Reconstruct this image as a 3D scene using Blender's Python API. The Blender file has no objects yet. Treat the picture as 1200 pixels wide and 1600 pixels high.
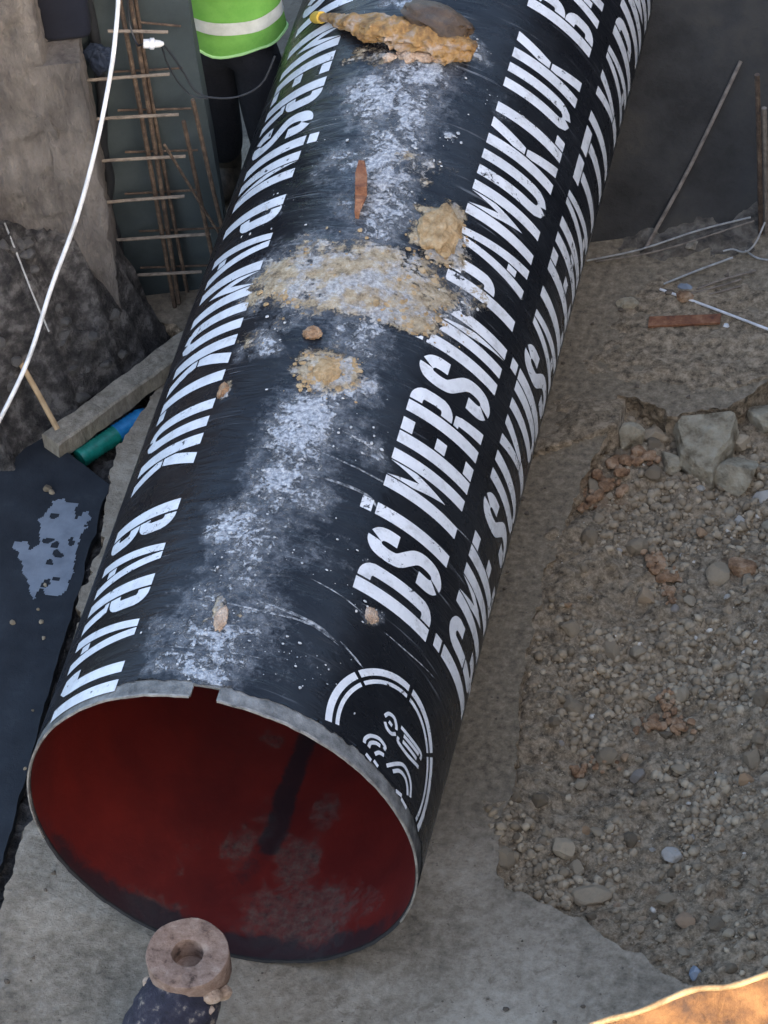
import bpy, bmesh, math, random
import numpy as np
from mathutils import Vector, Matrix
random.seed(7); rng = np.random.default_rng(11)
scene = bpy.context.scene
COL = scene.collection

# ------------------------------------------------------------------ camera
cd = bpy.data.cameras.new('camera'); cam = bpy.data.objects.new('camera', cd); COL.objects.link(cam)
cd.sensor_fit = 'VERTICAL'; cd.sensor_height = 36; cd.sensor_width = 27
cd.lens = 6217.58 / 1600 * 36
cd.clip_start = 0.1; cd.clip_end = 500
# rows: world axes expressed in camera axes
Rm = Matrix(((0.97294, 0.214785, -0.08512), (-0.099252, 0.721264, 0.685512), (0.208632, -0.658517, 0.723068)))
mw = Rm.transposed().to_4x4(); mw.translation = (3.28239, -8.07289, 11.27642)
cam.matrix_world = mw
scene.camera = cam
scene.render.resolution_x = 768; scene.render.resolution_y = 1024

# ------------------------------------------------------------------ light
SUN_EL = math.radians(21); SUN_DIR = Vector((0.77 * math.cos(SUN_EL), -0.64 * math.cos(SUN_EL), math.sin(SUN_EL))).normalized()
w = bpy.data.worlds.new('World'); scene.world = w; w.use_nodes = True
nt = w.node_tree; bg = nt.nodes['Background']
sky = nt.nodes.new('ShaderNodeTexSky'); sky.sky_type = 'NISHITA'; sky.sun_disc = False
sky.sun_elevation = SUN_EL; sky.sun_rotation = math.atan2(SUN_DIR.x, SUN_DIR.y)
sky.air_density = 1.0; sky.dust_density = 4.0; sky.ozone_density = 1.0
nt.links.new(sky.outputs[0], bg.inputs[0]); bg.inputs[1].default_value = 0.15
sd = bpy.data.lights.new('sun', 'SUN'); sd.energy = 2.2; sd.angle = math.radians(0.5); sd.color = (1.0, 0.86, 0.68)
sun = bpy.data.objects.new('sun', sd); COL.objects.link(sun)
sun.rotation_euler = SUN_DIR.to_track_quat('Z', 'Y').to_euler(); sun.location = SUN_DIR * 30
vs = scene.view_settings; vs.view_transform = 'Standard'; vs.look = 'None'; vs.gamma = 1.0
vs.exposure = 2.42
try: scene.display_settings.display_device = 'sRGB'
except Exception: pass

# ------------------------------------------------------------------ noise
def _h(ix, iy, iz, seed):
    n = (ix.astype(np.int64) * 374761393 + iy.astype(np.int64) * 668265263 + iz.astype(np.int64) * 2147483647 + seed * 1274126177) & 0xffffffff
    n = ((n ^ (n >> 13)) * 1274126177) & 0xffffffff
    return ((n ^ (n >> 16)) & 0xffff) / 65535.0
def vnoise(P, sc, seed=0):
    P = np.asarray(P, float) * sc
    i = np.floor(P).astype(np.int64); f = P - i; f = f * f * (3 - 2 * f)
    r = 0
    for dx in (0, 1):
        for dy in (0, 1):
            for dz in (0, 1):
                wgt = (f[:, 0] if dx else 1 - f[:, 0]) * (f[:, 1] if dy else 1 - f[:, 1]) * (f[:, 2] if dz else 1 - f[:, 2])
                r = r + wgt * _h(i[:, 0] + dx, i[:, 1] + dy, i[:, 2] + dz, seed)
    return r
def fbm(P, sc, oct=4, seed=0):
    a = .5; s = 0; t = 0
    for k in range(oct):
        s = s + a * vnoise(P, sc * 2 ** k, seed + k * 17); t += a; a *= .55
    return s / t
def sstep(a, b, x):
    t = np.clip((x - a) / (b - a), 0, 1); return t * t * (3 - 2 * t)

# ------------------------------------------------------------------ mesh helpers
class MB:
    def __init__(s): s.v = []; s.f = []
    def add(s, v, f):
        o = len(s.v); s.v += [tuple(map(float, p)) for p in v]; s.f += [tuple(int(i) + o for i in q) for q in f]; return s
def make(name, v, f, mat, parent=None, smooth=False, attrs=None):
    """ONE mesh object; v in world space, moved into the parent's frame (parents only carry a location)."""
    off = np.array(parent_off(parent))
    V = np.asarray(v, float) - off
    me = bpy.data.meshes.new(name); me.from_pydata(V.tolist(), [], [tuple(map(int, q)) for q in f]); me.update()
    if attrs:
        for k, a in attrs.items():
            at = me.attributes.new(k, 'FLOAT', 'POINT'); at.data.foreach_set('value', np.asarray(a, np.float32))
    if smooth:
        me.polygons.foreach_set('use_smooth', [True] * len(me.polygons))
        if len(V) < 20000: me.set_sharp_from_angle(angle=math.radians(48))
    me.materials.append(mat)
    o = bpy.data.objects.new(name, me); COL.objects.link(o)
    if parent is not None: o.parent = parent
    return o
OFFS = {}
def parent_off(p):
    o = np.zeros(3)
    while p is not None:
        o = o + np.array(p.location); p = p.parent
    return o
def build(mb, name, mat, parent=None, smooth=False): return make(name, mb.v, mb.f, mat, parent, smooth)
def tag(o, label=None, cat=None, group=None, kind=None):
    if label: o['label'] = label
    if cat: o['category'] = cat
    if group: o['group'] = group
    if kind: o['kind'] = kind
    return o
def empty(name, loc, label, cat, group=None):
    o = bpy.data.objects.new(name, None); COL.objects.link(o); o.location = loc; o.empty_display_size = .1
    return tag(o, label, cat, group)
def grid(nu, nv, closed=False):
    f = []
    for j in range(nv - 1):
        for i in range(nu if closed else nu - 1):
            a = j * nu + i; b = j * nu + (i + 1) % nu
            f.append((a, b, b + nu, a + nu))
    return f
def box(c, ax, half, bev=0.0):
    """bevelled box; ax = 3 unit axes, half = half sizes"""
    c = np.array(c, float); ax = [np.array(a, float) / np.linalg.norm(a) for a in ax]
    if bev <= 0:
        v = [c + sx * half[0] * ax[0] + sy * half[1] * ax[1] + sz * half[2] * ax[2] for sx in (-1, 1) for sy in (-1, 1) for sz in (-1, 1)]
        return v, [(0, 1, 3, 2), (4, 6, 7, 5), (0, 4, 5, 1), (2, 3, 7, 6), (0, 2, 6, 4), (1, 5, 7, 3)]
    bm = bmesh.new(); bmesh.ops.create_cube(bm, size=2)
    for q in bm.verts: q.co = Vector((q.co.x * half[0], q.co.y * half[1], q.co.z * half[2]))
    bmesh.ops.bevel(bm, geom=bm.edges[:], offset=bev, segments=2, affect='EDGES', profile=.5)
    bm.verts.index_update()
    v = [c + q.co.x * ax[0] + q.co.y * ax[1] + q.co.z * ax[2] for q in bm.verts]; f = [[q.index for q in p.verts] for p in bm.faces]
    bm.free(); return v, f
def tube(path, rad, n=8, cap=True, wob=0, seed=0):
    P = np.array(path, float); m = len(P); rad = np.full(m, rad) if np.isscalar(rad) else np.array(rad, float)
    T = np.gradient(P, axis=0); T /= np.linalg.norm(T, axis=1)[:, None]
    up = np.array([0, 0, 1.]) if abs(T[0][2]) < .9 else np.array([1., 0, 0])
    v = []
    for k in range(m):
        a = np.cross(T[k], up); a /= np.linalg.norm(a); b = np.cross(a, T[k]); up = b if k == 0 else b
        for i in range(n):
            t = 2 * math.pi * i / n; v.append(P[k] + rad[k] * (math.cos(t) * a + math.sin(t) * b))
    v = np.array(v)
    if wob: v = v + (np.stack([fbm(v, 30, 3, seed + q) for q in range(3)], 1) - .5) * wob
    f = grid(n, m, True)
    if cap: f += [tuple(range(n - 1, -1, -1)), tuple(range((m - 1) * n, m * n))]
    return v, f
def spline(pts, n=8):
    P = np.array(pts, float); P = np.vstack([2 * P[0] - P[1], P, 2 * P[-1] - P[-2]]); out = []
    for k in range(1, len(P) - 2):
        for t in np.linspace(0, 1, n, endpoint=False):
            a, b, c, d = P[k - 1:k + 3]
            out.append(.5 * (2 * b + (c - a) * t + (2 * a - 5 * b + 4 * c - d) * t * t + (3 * b - a - 3 * c + d) * t ** 3))
    out.append(P[-2]); return np.array(out)
def lathe(profile, c, axis, n=24):
    """profile: (r, h) along axis from c"""
    axis = np.array(axis, float); axis /= np.linalg.norm(axis)
    u = np.cross(axis, [0, 0, 1.] if abs(axis[2]) < .9 else [1., 0, 0]); u /= np.linalg.norm(u); w_ = np.cross(axis, u); c = np.array(c, float)
    v = [c + axis * h + r * (math.cos(2 * math.pi * i / n) * u + math.sin(2 * math.pi * i / n) * w_) for r, h in profile for i in range(n)]
    return v, grid(n, len(profile), True)
_ico = {}
def ico(sub):
    if sub not in _ico:
        bm = bmesh.new(); bmesh.ops.create_icosphere(bm, subdivisions=sub, radius=1); bm.verts.index_update()
        _ico[sub] = (np.array([q.co[:] for q in bm.verts]), np.array([[q.index for q in p.verts] for p in bm.faces])); bm.free()
    return _ico[sub]
def rock(sub, size, seed, rough=.45, sc=1.3, cuts=0):
    v, f = ico(sub); v = v.copy(); r = random.Random(seed)
    for k in range(cuts):       # planar chips make it angular
        n = np.array([r.gauss(0, 1) for _ in range(3)]); n /= np.linalg.norm(n); d = r.uniform(.5, .82)
        h = v @ n; over = np.maximum(h - d, 0); v = v - over[:, None] * n * .92
    n = fbm(v + seed * 3.7, sc, 3, seed); n2 = fbm(v + seed * 1.3, sc * 4, 3, seed + 5)
    v = v * (1 + rough * (n - .5)[:, None] + rough * .35 * (n2 - .5)[:, None])
    return v * np.array(size), f
def rotm(rx, ry, rz): return np.array((Matrix.Rotation(rz, 3, 'Z') @ Matrix.Rotation(ry, 3, 'Y') @ Matrix.Rotation(rx, 3, 'X')))

# ------------------------------------------------------------------ materials
class NT:
    def __init__(s, name):
        s.m = bpy.data.materials.new(name); s.m.use_nodes = True; s.t = s.m.node_tree
        s.b = s.t.nodes['Principled BSDF']; s.tc = s.t.nodes.new('ShaderNodeTexCoord')
    def n(s, k, **kw):
        q = s.t.nodes.new(k)
        for a, b in kw.items(): setattr(q, a, b)
        return q
    def l(s, a, b): s.t.links.new(a, b)
    def noise(s, scale, detail=5, rough=.6, stretch=None, dist=0.0, off=(0, 0, 0)):
        q = s.n('ShaderNodeTexNoise'); q.inputs['Scale'].default_value = scale; q.inputs['Detail'].default_value = detail
        q.inputs['Roughness'].default_value = rough; q.inputs['Distortion'].default_value = dist
        mp = s.n('ShaderNodeMapping'); mp.inputs['Scale'].default_value = stretch or (1, 1, 1); mp.inputs['Location'].default_value = off
        s.l(s.tc.outputs['Object'], mp.inputs[0]); s.l(mp.outputs[0], q.inputs['Vector']); return q.outputs['Fac']
    def attr(s, name):
        q = s.n('ShaderNodeAttribute', attribute_name=name); return q.outputs['Fac']
    def math(s, op, a, b=None, c=None):
        q = s.n('ShaderNodeMath', operation=op)
        for i, x in enumerate((a, b, c)):
            if x is None: continue
            if isinstance(x, (int, float)): q.inputs[i].default_value = x
            else: s.l(x, q.inputs[i])
        return q.outputs[0]
    def step(s, x, a, b):
        q = s.n('ShaderNodeMapRange'); q.interpolation_type = 'SMOOTHSTEP'; s.l(x, q.inputs[0])
        q.inputs[1].default_value = a; q.inputs[2].default_value = b; return q.outputs[0]
    def ramp(s, x, stops):
        q = s.n('ShaderNodeValToRGB'); e = q.color_ramp.elements
        while len(e) < len(stops): e.new(.5)
        for el, (p, c) in zip(e, stops): el.position = p; el.color = (*c, 1)
        s.l(x, q.inputs[0]); return q.outputs[0]
    def mix(s, f, a, b):
        q = s.n('ShaderNodeMix', data_type='RGBA')
        if isinstance(f, (int, float)): q.inputs[0].default_value = f
        else: s.l(f, q.inputs[0])
        for i, x in ((6, a), (7, b)):
            if isinstance(x, tuple): q.inputs[i].default_value = (*x, 1)
            else: s.l(x, q.inputs[i])
        return q.outputs[2]
    def mixf(s, f, a, b):
        q = s.n('ShaderNodeMix', data_type='FLOAT')
        for i, x in ((0, f), (2, a), (3, b)):
            if isinstance(x, (int, float)): q.inputs[i].default_value = x
            else: s.l(x, q.inputs[i])
        return q.outputs[0]
    def col(s, c):
        if isinstance(c, tuple): s.b.inputs['Base Color'].default_value = (*c, 1)
        else: s.l(c, s.b.inputs['Base Color'])
    def rough(s, r):
        if isinstance(r, (int, float)): s.b.inputs['Roughness'].default_value = r
        else: s.l(r, s.b.inputs['Roughness'])
    def bump(s, h, dist=.01, st=1.0):
        q = s.n('ShaderNodeBump'); q.inputs['Distance'].default_value = dist; q.inputs['Strength'].default_value = st
        s.l(h, q.inputs['Height']); s.l(q.outputs[0], s.b.inputs['Normal'])
def simple(name, stops, scale=6, rough=.85, bump=.004, detail=6, stretch=None, metal=0, spec=None, bscale=None):
    N = NT(name); x = N.noise(scale, detail, .65, stretch); N.col(N.ramp(x, stops)); N.rough(rough)
    if bump: N.bump(N.noise(bscale or scale * 4, 6, .7, stretch), bump)
    N.b.inputs['Metallic'].default_value = metal
    if spec is not None: N.b.inputs['Specular IOR Level'].default_value = spec
    return N.m
CHALK= [(-6.7, 3.599, 13.3, 0.062, 0.9), (-4.5, 3.018, 14.2, 0.188, 0.85), (-4.6, 2.687, 13.3, 0.141, 0.7), (10.9, 2.722, 15.2, 0.125, 0.6), (8.2, 2.426, 15.2, 0.188, 0.8), (33.0, 2.09, 15.2, 0.219, 0.75), (-14.2, 1.722, 9.5, 0.109, 0.8), (11.1, 1.523, 15.2, 0.141, 0.8), (5.0, 1.247, 15.2, 0.188, 0.75), (21.4, 1.286, 9.5, 0.125, 0.6), (4.2, 0.994, 15.2, 0.188, 0.75), (-2.4, 0.767, 11.4, 0.172, 0.85), (14.5, 0.756, 15.2, 0.141, 0.55), (-2.8, 0.512, 15.2, 0.141, 0.7), (-8.7, 0.26, 15.2, 0.141, 0.75), (10.1, 0.324, 17.1, 0.141, 0.6), (-2.0, 0.122, 15.2, 0.062, 0.95), (24.5, 0.25, 17.1, 0.125, 0.45), (28.6, 0.717, 13.3, 0.125, 0.45), (39.6, 0.593, 4.8, 0.044, 0.8), (17.6, 3.407, 7.6, 0.094, 0.7), (33.0, 3.161, 11.4, 0.125, 0.35), (20.2, 2.897, 4.8, 0.047, 0.8), (-4.7, 2.054, 26.6, 0.25, 0.85), (-31.2, 2.472, 7.6, 0.125, 0.4)]
MUD= [(6.7, 2.074, 22.8, 0.188, 1.0), (-14.3, 2.025, 9.5, 0.172, 0.85), (22.5, 2.081, 15.2, 0.172, 0.75), (6.5, 1.566, 10.5, 0.105, 0.72), (10.5, 1.60, 5.0, 0.05, 0.8), (3.5, 1.53, 4.0, 0.06, 0.8), (27.0, 2.406, 7.6, 0.141, 1.0), (24.9, 1.954, 15.2, 0.069, 0.8), (14.5, 2.695, 12.3, 0.087, 0.6), (-22.3, 1.748, 7.6, 0.037, 0.5), (-23.8, 1.476, 2.5, 0.044, 0.9), (-0.6, 0.36, 2.3, 0.062, 0.95), (39.9, 0.58, 3.4, 0.031, 0.6), (-8.0, 3.263, 13.3, 0.094, 0.5), (43.5, 2.153, 7.6, 0.156, 0.5)]
STREAK= [(-179.977, 1.024), (-179.286, 0.882), (-178.606, 0.742), (-178.999, 0.59), (-177.848, 0.498), (-173.14, 0.337), (-169.029, 0.2), (-168.506, 0.102)]
INMUD= [(-170.2, 0.461, 5.7, 0.1, 0.8), (170.8, 0.437, 7.6, 0.14, 0.8), (168.4, 0.677, 5.7, 0.1, 0.7), (-178.0, 0.588, 5.7, 0.12, 0.5), (163.5, 0.185, 24.7, 0.18, 0.75), (-168.0, 0.99, 3.8, 0.048, 0.6), (-154.2, 0.372, 9.5, 0.16, 0.35), (-153.3, 0.044, 17.1, 0.12, 0.6), (-154.1, 0.282, 2.7, 0.056, 0.5)]
EMB= {'a': [[(52.846, 0.261), (54.086, 0.283), (56.366, 0.286), (57.89, 0.267), (58.195, 0.253)], [(53.479, 0.241), (54.703, 0.227), (56.726, 0.223), (58.518, 0.238)], [(54.814, 0.256), (56.357, 0.252)]], 'b': [[(59.78, 0.281), (64.545, 0.281), (71.213, 0.283), (71.747, 0.262)], [(59.789, 0.238), (60.354, 0.22), (65.639, 0.216), (71.97, 0.231)], [(61.723, 0.262), (65.744, 0.265), (70.318, 0.269)], [(61.888, 0.24), (65.919, 0.243), (69.859, 0.245)]], 'c': [[(48.74, 0.105), (48.69, 0.124), (50.142, 0.149), (53.193, 0.165), (55.929, 0.158), (55.872, 0.144)], [(50.487, 0.103), (50.782, 0.124), (52.529, 0.14), (54.219, 0.144)], [(53.185, 0.099), (54.474, 0.118), (56.401, 0.125)], [(50.218, 0.072), (52.548, 0.065)], [(53.437, 0.074), (55.457, 0.067)]], 'd': [[(58.379, 0.1), (61.77, 0.142), (64.961, 0.167), (68.438, 0.16), (70.812, 0.137), (71.988, 0.102)], [(61.338, 0.105), (63.812, 0.132), (66.674, 0.137), (68.915, 0.122), (70.4, 0.095)], [(64.686, 0.056), (67.767, 0.066)], [(67.857, 0.055), (71.586, 0.051)]]}
BLACK = (.006, .0065, .009)
def arcnoise(N, scale, detail, rough, st, off=0.0, dist=0.0):
    """noise in the pipe's own unrolled coordinates (arc, along)"""
    cx = N.n('ShaderNodeCombineXYZ'); N.l(N.math('MULTIPLY', N.attr('arc'), st[0]), cx.inputs[0]); N.l(N.math('MULTIPLY', N.attr('along'), st[1]), cx.inputs[1]); cx.inputs[2].default_value = off
    q = N.n('ShaderNodeTexNoise'); q.inputs['Scale'].default_value = scale; q.inputs['Detail'].default_value = detail; q.inputs['Roughness'].default_value = rough; q.inputs['Distortion'].default_value = dist
    N.l(cx.outputs[0], q.inputs['Vector']); return q.outputs['Fac']
def stained(N, base):
    """shared dried-cement and clay staining, driven by the coarse stain maps on the mesh"""
    fine = N.noise(42, 9, .78, dist=.9); med = N.noise(13, 6, .62, off=(3, 1, 0), dist=.5); strk = arcnoise(N, 10, 6, .7, (.5, 2.6), 4.0)
    ch = N.attr('chalk'); mu = N.attr('mud')
    k = N.math('ADD', N.math('MULTIPLY', fine, 1.15), N.math('MULTIPLY', med, .65)); k = N.math('SUBTRACT', N.math('ADD', k, N.math('MULTIPLY', strk, .4)), 1.1)
    hz = N.math('MULTIPLY', N.step(N.math('ADD', N.math('MULTIPLY', ch, .95), N.math('MULTIPLY', k, .8)), .30, .62), .62)      # thin grey film
    ccol = N.ramp(N.noise(60, 7, .75), [(.34, (.13, .14, .16)), (.5, (.36, .375, .40)), (.64, (.64, .65, .66))])
    c = N.mix(hz, base, N.ramp(N.noise(20, 8, .75, off=(2, 3, 4)), [(.38, (.035, .039, .046)), (.5, (.13, .138, .152)), (.62, (.29, .297, .31))]))
    kc = N.math('MULTIPLY', N.step(N.math('ADD', N.math('MULTIPLY', ch, .76), k), .47, .58), .92)      # crisp flakes
    c = N.mix(kc, c, ccol)
    km = N.step(N.math('ADD', N.math('MULTIPLY', mu, .85), N.math('MULTIPLY', k, 1.25)), .36, .50)
    mcol = N.ramp(N.noise(24, 9, .8), [(.34, (.10, .078, .056)), (.44, (.27, .205, .13)), (.54, (.40, .32, .21)), (.66, (.50, .45, .38))])
    grey = N.step(N.noise(7, 6, .7, off=(9, 2, 0)), .46, .60); mcol = N.mix(N.math('MULTIPLY', grey, .7), mcol, ccol)
    c = N.mix(km, c, mcol)
    return c, kc, km, fine
# coating
N = NT('black_coating')
scr = arcnoise(N, 34, 4, .6, (.06, 1.6), 1.0, .25); scrm = N.math('MULTIPLY', N.step(scr, .62, .70), N.step(N.noise(3, 3, .5, off=(5, 5, 5)), .4, .65))
basec = N.mix(N.step(N.noise(3.5, 6, .6), .35, .75), BLACK, (.014, .0155, .019))
dust = N.step(N.noise(45, 7, .75), .55, .8)
basec = N.mix(N.math('MULTIPLY', dust, .2), basec, (.10, .105, .11))
basec = N.mix(N.math('MULTIPLY', scrm, .5), basec, (.3, .31, .33))
c, kc, km, fine = stained(N, basec); N.col(c)
r = N.mixf(km, N.mixf(kc, N.mixf(N.noise(12, 5, .6), .16, .42), .8), .95); N.rough(r)
N.b.inputs['Specular IOR Level'].default_value = .26
N.bump(N.math('ADD', N.math('MULTIPLY', N.math('MAXIMUM', kc, km), N.math('ADD', fine, .2)), N.math('MULTIPLY', arcnoise(N, 5, 5, .6, (.8, 3.0), 7.0, .8), 1.1)), .008)
M_COAT = N.m
N = NT('white_lettering')
base = N.ramp(N.noise(8, 6, .7), [(.3, (.55, .55, .56)), (.6, (.70, .70, .71))])
wear = N.math('ADD', N.noise(30, 8, .75, dist=.4), N.math('MULTIPLY', N.noise(5, 3, .5), .35))
base = N.mix(N.step(wear, .79, .84), base, BLACK)
gr = N.step(N.noise(16, 8, .75, off=(6, 0, 0)), .5, .68); base = N.mix(N.math('MULTIPLY', gr, .45), base, (.3, .28, .26))
c, kc, km, fine = stained(N, base)
c2 = N.mix(N.math('MULTIPLY', N.math('MAXIMUM', kc, km), .0), base, c)
q = N.mix(N.math('MULTIPLY', kc, .55), N.mix(km, base, c), c); N.col(q); N.rough(.5); M_LET = N.m
N = NT('red_lining')
x = N.noise(4, 6, .6); base = N.ramp(x, [(.3, (.09, .008, .007)), (.7, (.16, .014, .010))])
brk = N.noise(16, 7, .7, dist=.5)
km = N.step(N.math('ADD', N.math('MULTIPLY', N.attr('mud'), .8), N.math('SUBTRACT', brk, .5)), .25, .6)
base = N.mix(N.math('MULTIPLY', km, N.step(N.noise(40, 8, .75), .2, .7)), base, N.ramp(N.noise(30, 7, .7), [(.35, (.035, .018, .016)), (.6, (.11, .072, .058))]))
ks = N.math('MULTIPLY', N.step(N.math('ADD', N.attr('dark'), N.math('MULTIPLY', N.math('SUBTRACT', brk, .5), 1.3)), .25, .85), .85)
N.col(N.mix(ks, base, (.012, .012, .016))); N.rough(N.mixf(km, .5, .9)); N.bump(brk, .002); M_RED = N.m
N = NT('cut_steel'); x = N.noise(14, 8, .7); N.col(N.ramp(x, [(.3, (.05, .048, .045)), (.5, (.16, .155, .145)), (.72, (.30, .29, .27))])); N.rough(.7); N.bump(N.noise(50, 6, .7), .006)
sz = N.n('ShaderNodeSeparateXYZ'); N.l(N.tc.outputs['Object'], sz.inputs[0]); low_dark = N.step(N.math('ADD', sz.outputs[2], N.math('MULTIPLY', N.math('SUBTRACT', x, .5), .5)), .95, .6)  # mask that darkens the bare steel towards the bottom of the end
N.col(N.mix(low_dark, N.ramp(x, [(.3, (.05, .048, .045)), (.5, (.16, .155, .145)), (.72, (.30, .29, .27))]), (.02, .019, .02)))
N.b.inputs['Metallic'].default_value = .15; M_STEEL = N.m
N = NT('floor_concrete')
big = N.noise(1.6, 6, .6); fin = N.noise(22, 9, .75)
base = N.ramp(N.math('ADD', N.math('MULTIPLY', big, .5), N.math('MULTIPLY', fin, .5)), [(.39, (.12, .096, .068)), (.5, (.265, .217, .16)), (.61, (.40, .338, .262))])
spot = N.step(N.noise(34, 4, .6, off=(4, 4, 0)), .66, .71); base = N.mix(N.math('MULTIPLY', spot, .75), base, (.085, .065, .05))
spot = N.step(N.noise(11, 6, .7, off=(1, 4, 2), dist=.5), .58, .66); base = N.mix(N.math('MULTIPLY', spot, .6), base, (.15, .115, .08))
pale = N.step(N.noise(3.2, 8, .7, off=(1, 7, 0)), .56, .7); base = N.mix(N.math('MULTIPLY', pale, .4), base, (.39, .35, .295))
sx = N.n('ShaderNodeSeparateXYZ'); N.l(N.tc.outputs['Object'], sx.inputs[0])
edge = N.math('ADD', N.math('MULTIPLY', sx.outputs[0], 2.2), N.math('MULTIPLY', N.math('SUBTRACT', N.noise(5, 7, .65), .5), 2.2))
far = N.step(sx.outputs[1], .5, 1.1)
mudm = N.math('MULTIPLY', N.math('MULTIPLY', N.step(edge, .5, 1.25), far), .85)
base = N.mix(mudm, base, N.ramp(N.noise(30, 8, .75), [(.35, (.07, .052, .032)), (.5, (.18, .14, .092)), (.65, (.31, .25, .175))]))
vo = N.n('ShaderNodeTexVoronoi', feature='DISTANCE_TO_EDGE'); vo.inputs['Scale'].default_value = .9
wv_ = N.n('ShaderNodeVectorMath', operation='ADD'); nq = N.n('ShaderNodeTexNoise'); nq.inputs['Scale'].default_value = 6; nq.inputs['Detail'].default_value = 6; N.l(N.tc.outputs['Object'], nq.inputs['Vector']); sc2 = N.n('ShaderNodeVectorMath', operation='SCALE'); sc2.inputs['Scale'].default_value = .35; N.l(nq.outputs['Color'], sc2.inputs[0]); N.l(N.tc.outputs['Object'], wv_.inputs[0]); N.l(sc2.outputs[0], wv_.inputs[1]); N.l(wv_.outputs[0], vo.inputs['Vector'])
crk = N.step(vo.outputs['Distance'], .006, .0); crk = N.math('MULTIPLY', crk, N.step(N.noise(1.7, 3, .5, off=(8, 1, 0)), .60, .66)); base = N.mix(N.math('MULTIPLY', crk, .45), base, (.05, .042, .034))
N.col(base); N.rough(.92); N.bump(N.math('ADD', fin, N.math('MULTIPLY', N.noise(60, 6, .7), .6)), .012); M_FLOOR = N.m
N = NT('gravel_soil')
x = N.noise(28, 9, .75); o_ = N.step(N.noise(2.6, 4, .6, off=(2, 0, 0)), .6, .72)
base = N.ramp(x, [(.36, (.06, .044, .027)), (.5, (.24, .182, .118)), (.64, (.41, .32, .22))])
base = N.mix(N.math('MULTIPLY', o_, .4), base, (.22, .115, .05)); N.col(base); N.rough(.95); N.bump(N.noise(70, 6, .7), .015); M_SOIL = N.m
def stone_mat(name, src):
    N = NT(name)
    if src == 'attr': x = N.attr('tone')
    else:
        x = N.n('ShaderNodeObjectInfo').outputs['Random']
    base = N.ramp(x, [(0, (.14, .107, .07)), (.3, (.245, .188, .123)), (.6, (.315, .25, .17)), (.86, (.39, .317, .222)), (.91, (.36, .22, .115)), (.955, (.27, .25, .225)), (1, (.56, .51, .44))])
    g = N.noise(35, 6, .7); base = N.mix(N.math('MULTIPLY', N.step(g, .45, .75), .5), base, (.17, .135, .094))
    N.col(base); N.rough(.9); N.bump(N.noise(90, 5, .7), .004); return N.m
M_STONEA = stone_mat('gravel_stone', 'attr'); M_STONEO = stone_mat('loose_stone', 'obj')
M_ROCK = simple('pale_rock', [(.36, (.16, .125, .08)), (.5, (.33, .28, .195)), (.64, (.43, .38, .285))], 13, .92, .02, 9)
M_CLAY = simple('orange_clay', [(.34, (.10, .05, .025)), (.5, (.28, .16, .085)), (.66, (.42, .29, .185))], 22, .95, .012)
M_TANCLAY = simple('tan_clay', [(.3, (.22, .135, .06)), (.5, (.42, .28, .14)), (.72, (.56, .43, .27))], 24, .95, .01)
M_BANK = simple('bank_soil', [(.38, (.018, .016, .016)), (.5, (.07, .063, .059)), (.62, (.19, .175, .165))], 13, .95, .06, 9)
M_WALL = simple('wet_wall_concrete', [(.25, (.018, .025, .027)), (.5, (.036, .049, .053)), (.75, (.06, .074, .078))], 2.4, .75, .004, 8)
M_WALLR = simple('stained_wall_concrete', [(.36, (.012, .010, .008)), (.5, (.025, .023, .020)), (.6, (.038, .033, .026)), (.7, (.027, .029, .031))], 2.6, .85, .012, 9)
M_BLOCK = simple('rough_block_concrete', [(.34, (.085, .073, .065)), (.5, (.145, .126, .112)), (.66, (.215, .188, .165))], 11, .92, .04, 9, (1, 1, .3))
M_PLATE = simple('black_plate', [(.3, (.010, .012, .016)), (.6, (.02, .024, .03)), (.8, (.045, .05, .055))], 7, .62, .003, 8, spec=.3)
M_SPLASH = simple('pale_splash', [(.3, (.13, .15, .18)), (.6, (.19, .215, .25))], 12, .5, .001)
M_TIMBER = simple('weathered_timber', [(.3, (.12, .10, .075)), (.5, (.23, .2, .155)), (.7, (.33, .29, .235))], 12, .9, .006, 7, (3, 3, 1))
M_STICK = simple('pale_wood', [(.3, (.2, .13, .065)), (.6, (.36, .25, .14))], 14, .8, .002)
M_RUST = simple('rusty_bar', [(.3, (.028, .019, .014)), (.5, (.07, .045, .03)), (.7, (.15, .105, .07))], 30, .85, .002)
M_RUSTP = simple('pale_rusty_bar', [(.3, (.09, .072, .057)), (.6, (.21, .172, .138))], 30, .85, .002)
M_PLATERUST = simple('red_rust', [(.3, (.09, .032, .018)), (.5, (.19, .075, .035)), (.7, (.3, .15, .08))], 25, .85, .004)
M_SHEET = simple('rusty_sheet', [(.36, (.035, .013, .004)), (.5, (.10, .042, .010)), (.64, (.17, .08, .025))], 14, .75, .006, 8)
M_SHEETRIM = simple('worn_sheet_rim', [(.3, (.12, .065, .025)), (.6, (.30, .2, .1))], 20, .6, .003)
M_WHITE = simple('white_plastic', [(.32, (.42, .42, .41)), (.6, (.66, .66, .67))], 14, .45, .0005)
M_WIRE = simple('dull_wire', [(.3, (.2, .195, .18)), (.7, (.45, .44, .42))], 30, .5, 0, metal=.4)
M_DARKHOSE = simple('black_rubber', [(.3, (.008, .009, .011)), (.7, (.02, .022, .026))], 10, .55, .001)
M_NAVY = simple('navy_plastic', [(.3, (.005, .006, .012)), (.7, (.012, .014, .024))], 5, .55, .002)
M_BLUE = simple('blue_cloth', [(.3, (.004, .009, .022)), (.7, (.009, .02, .045))], 8, .8, .004)
M_GREENV = simple('hivis_green', [(.3, (.13, .36, .055)), (.7, (.2, .47, .09))], 12, .8, .004)
M_PIPING = simple('pale_green_piping', [(.3, (.35, .62, .25)), (.7, (.45, .72, .32))], 12, .7, .001)
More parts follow.
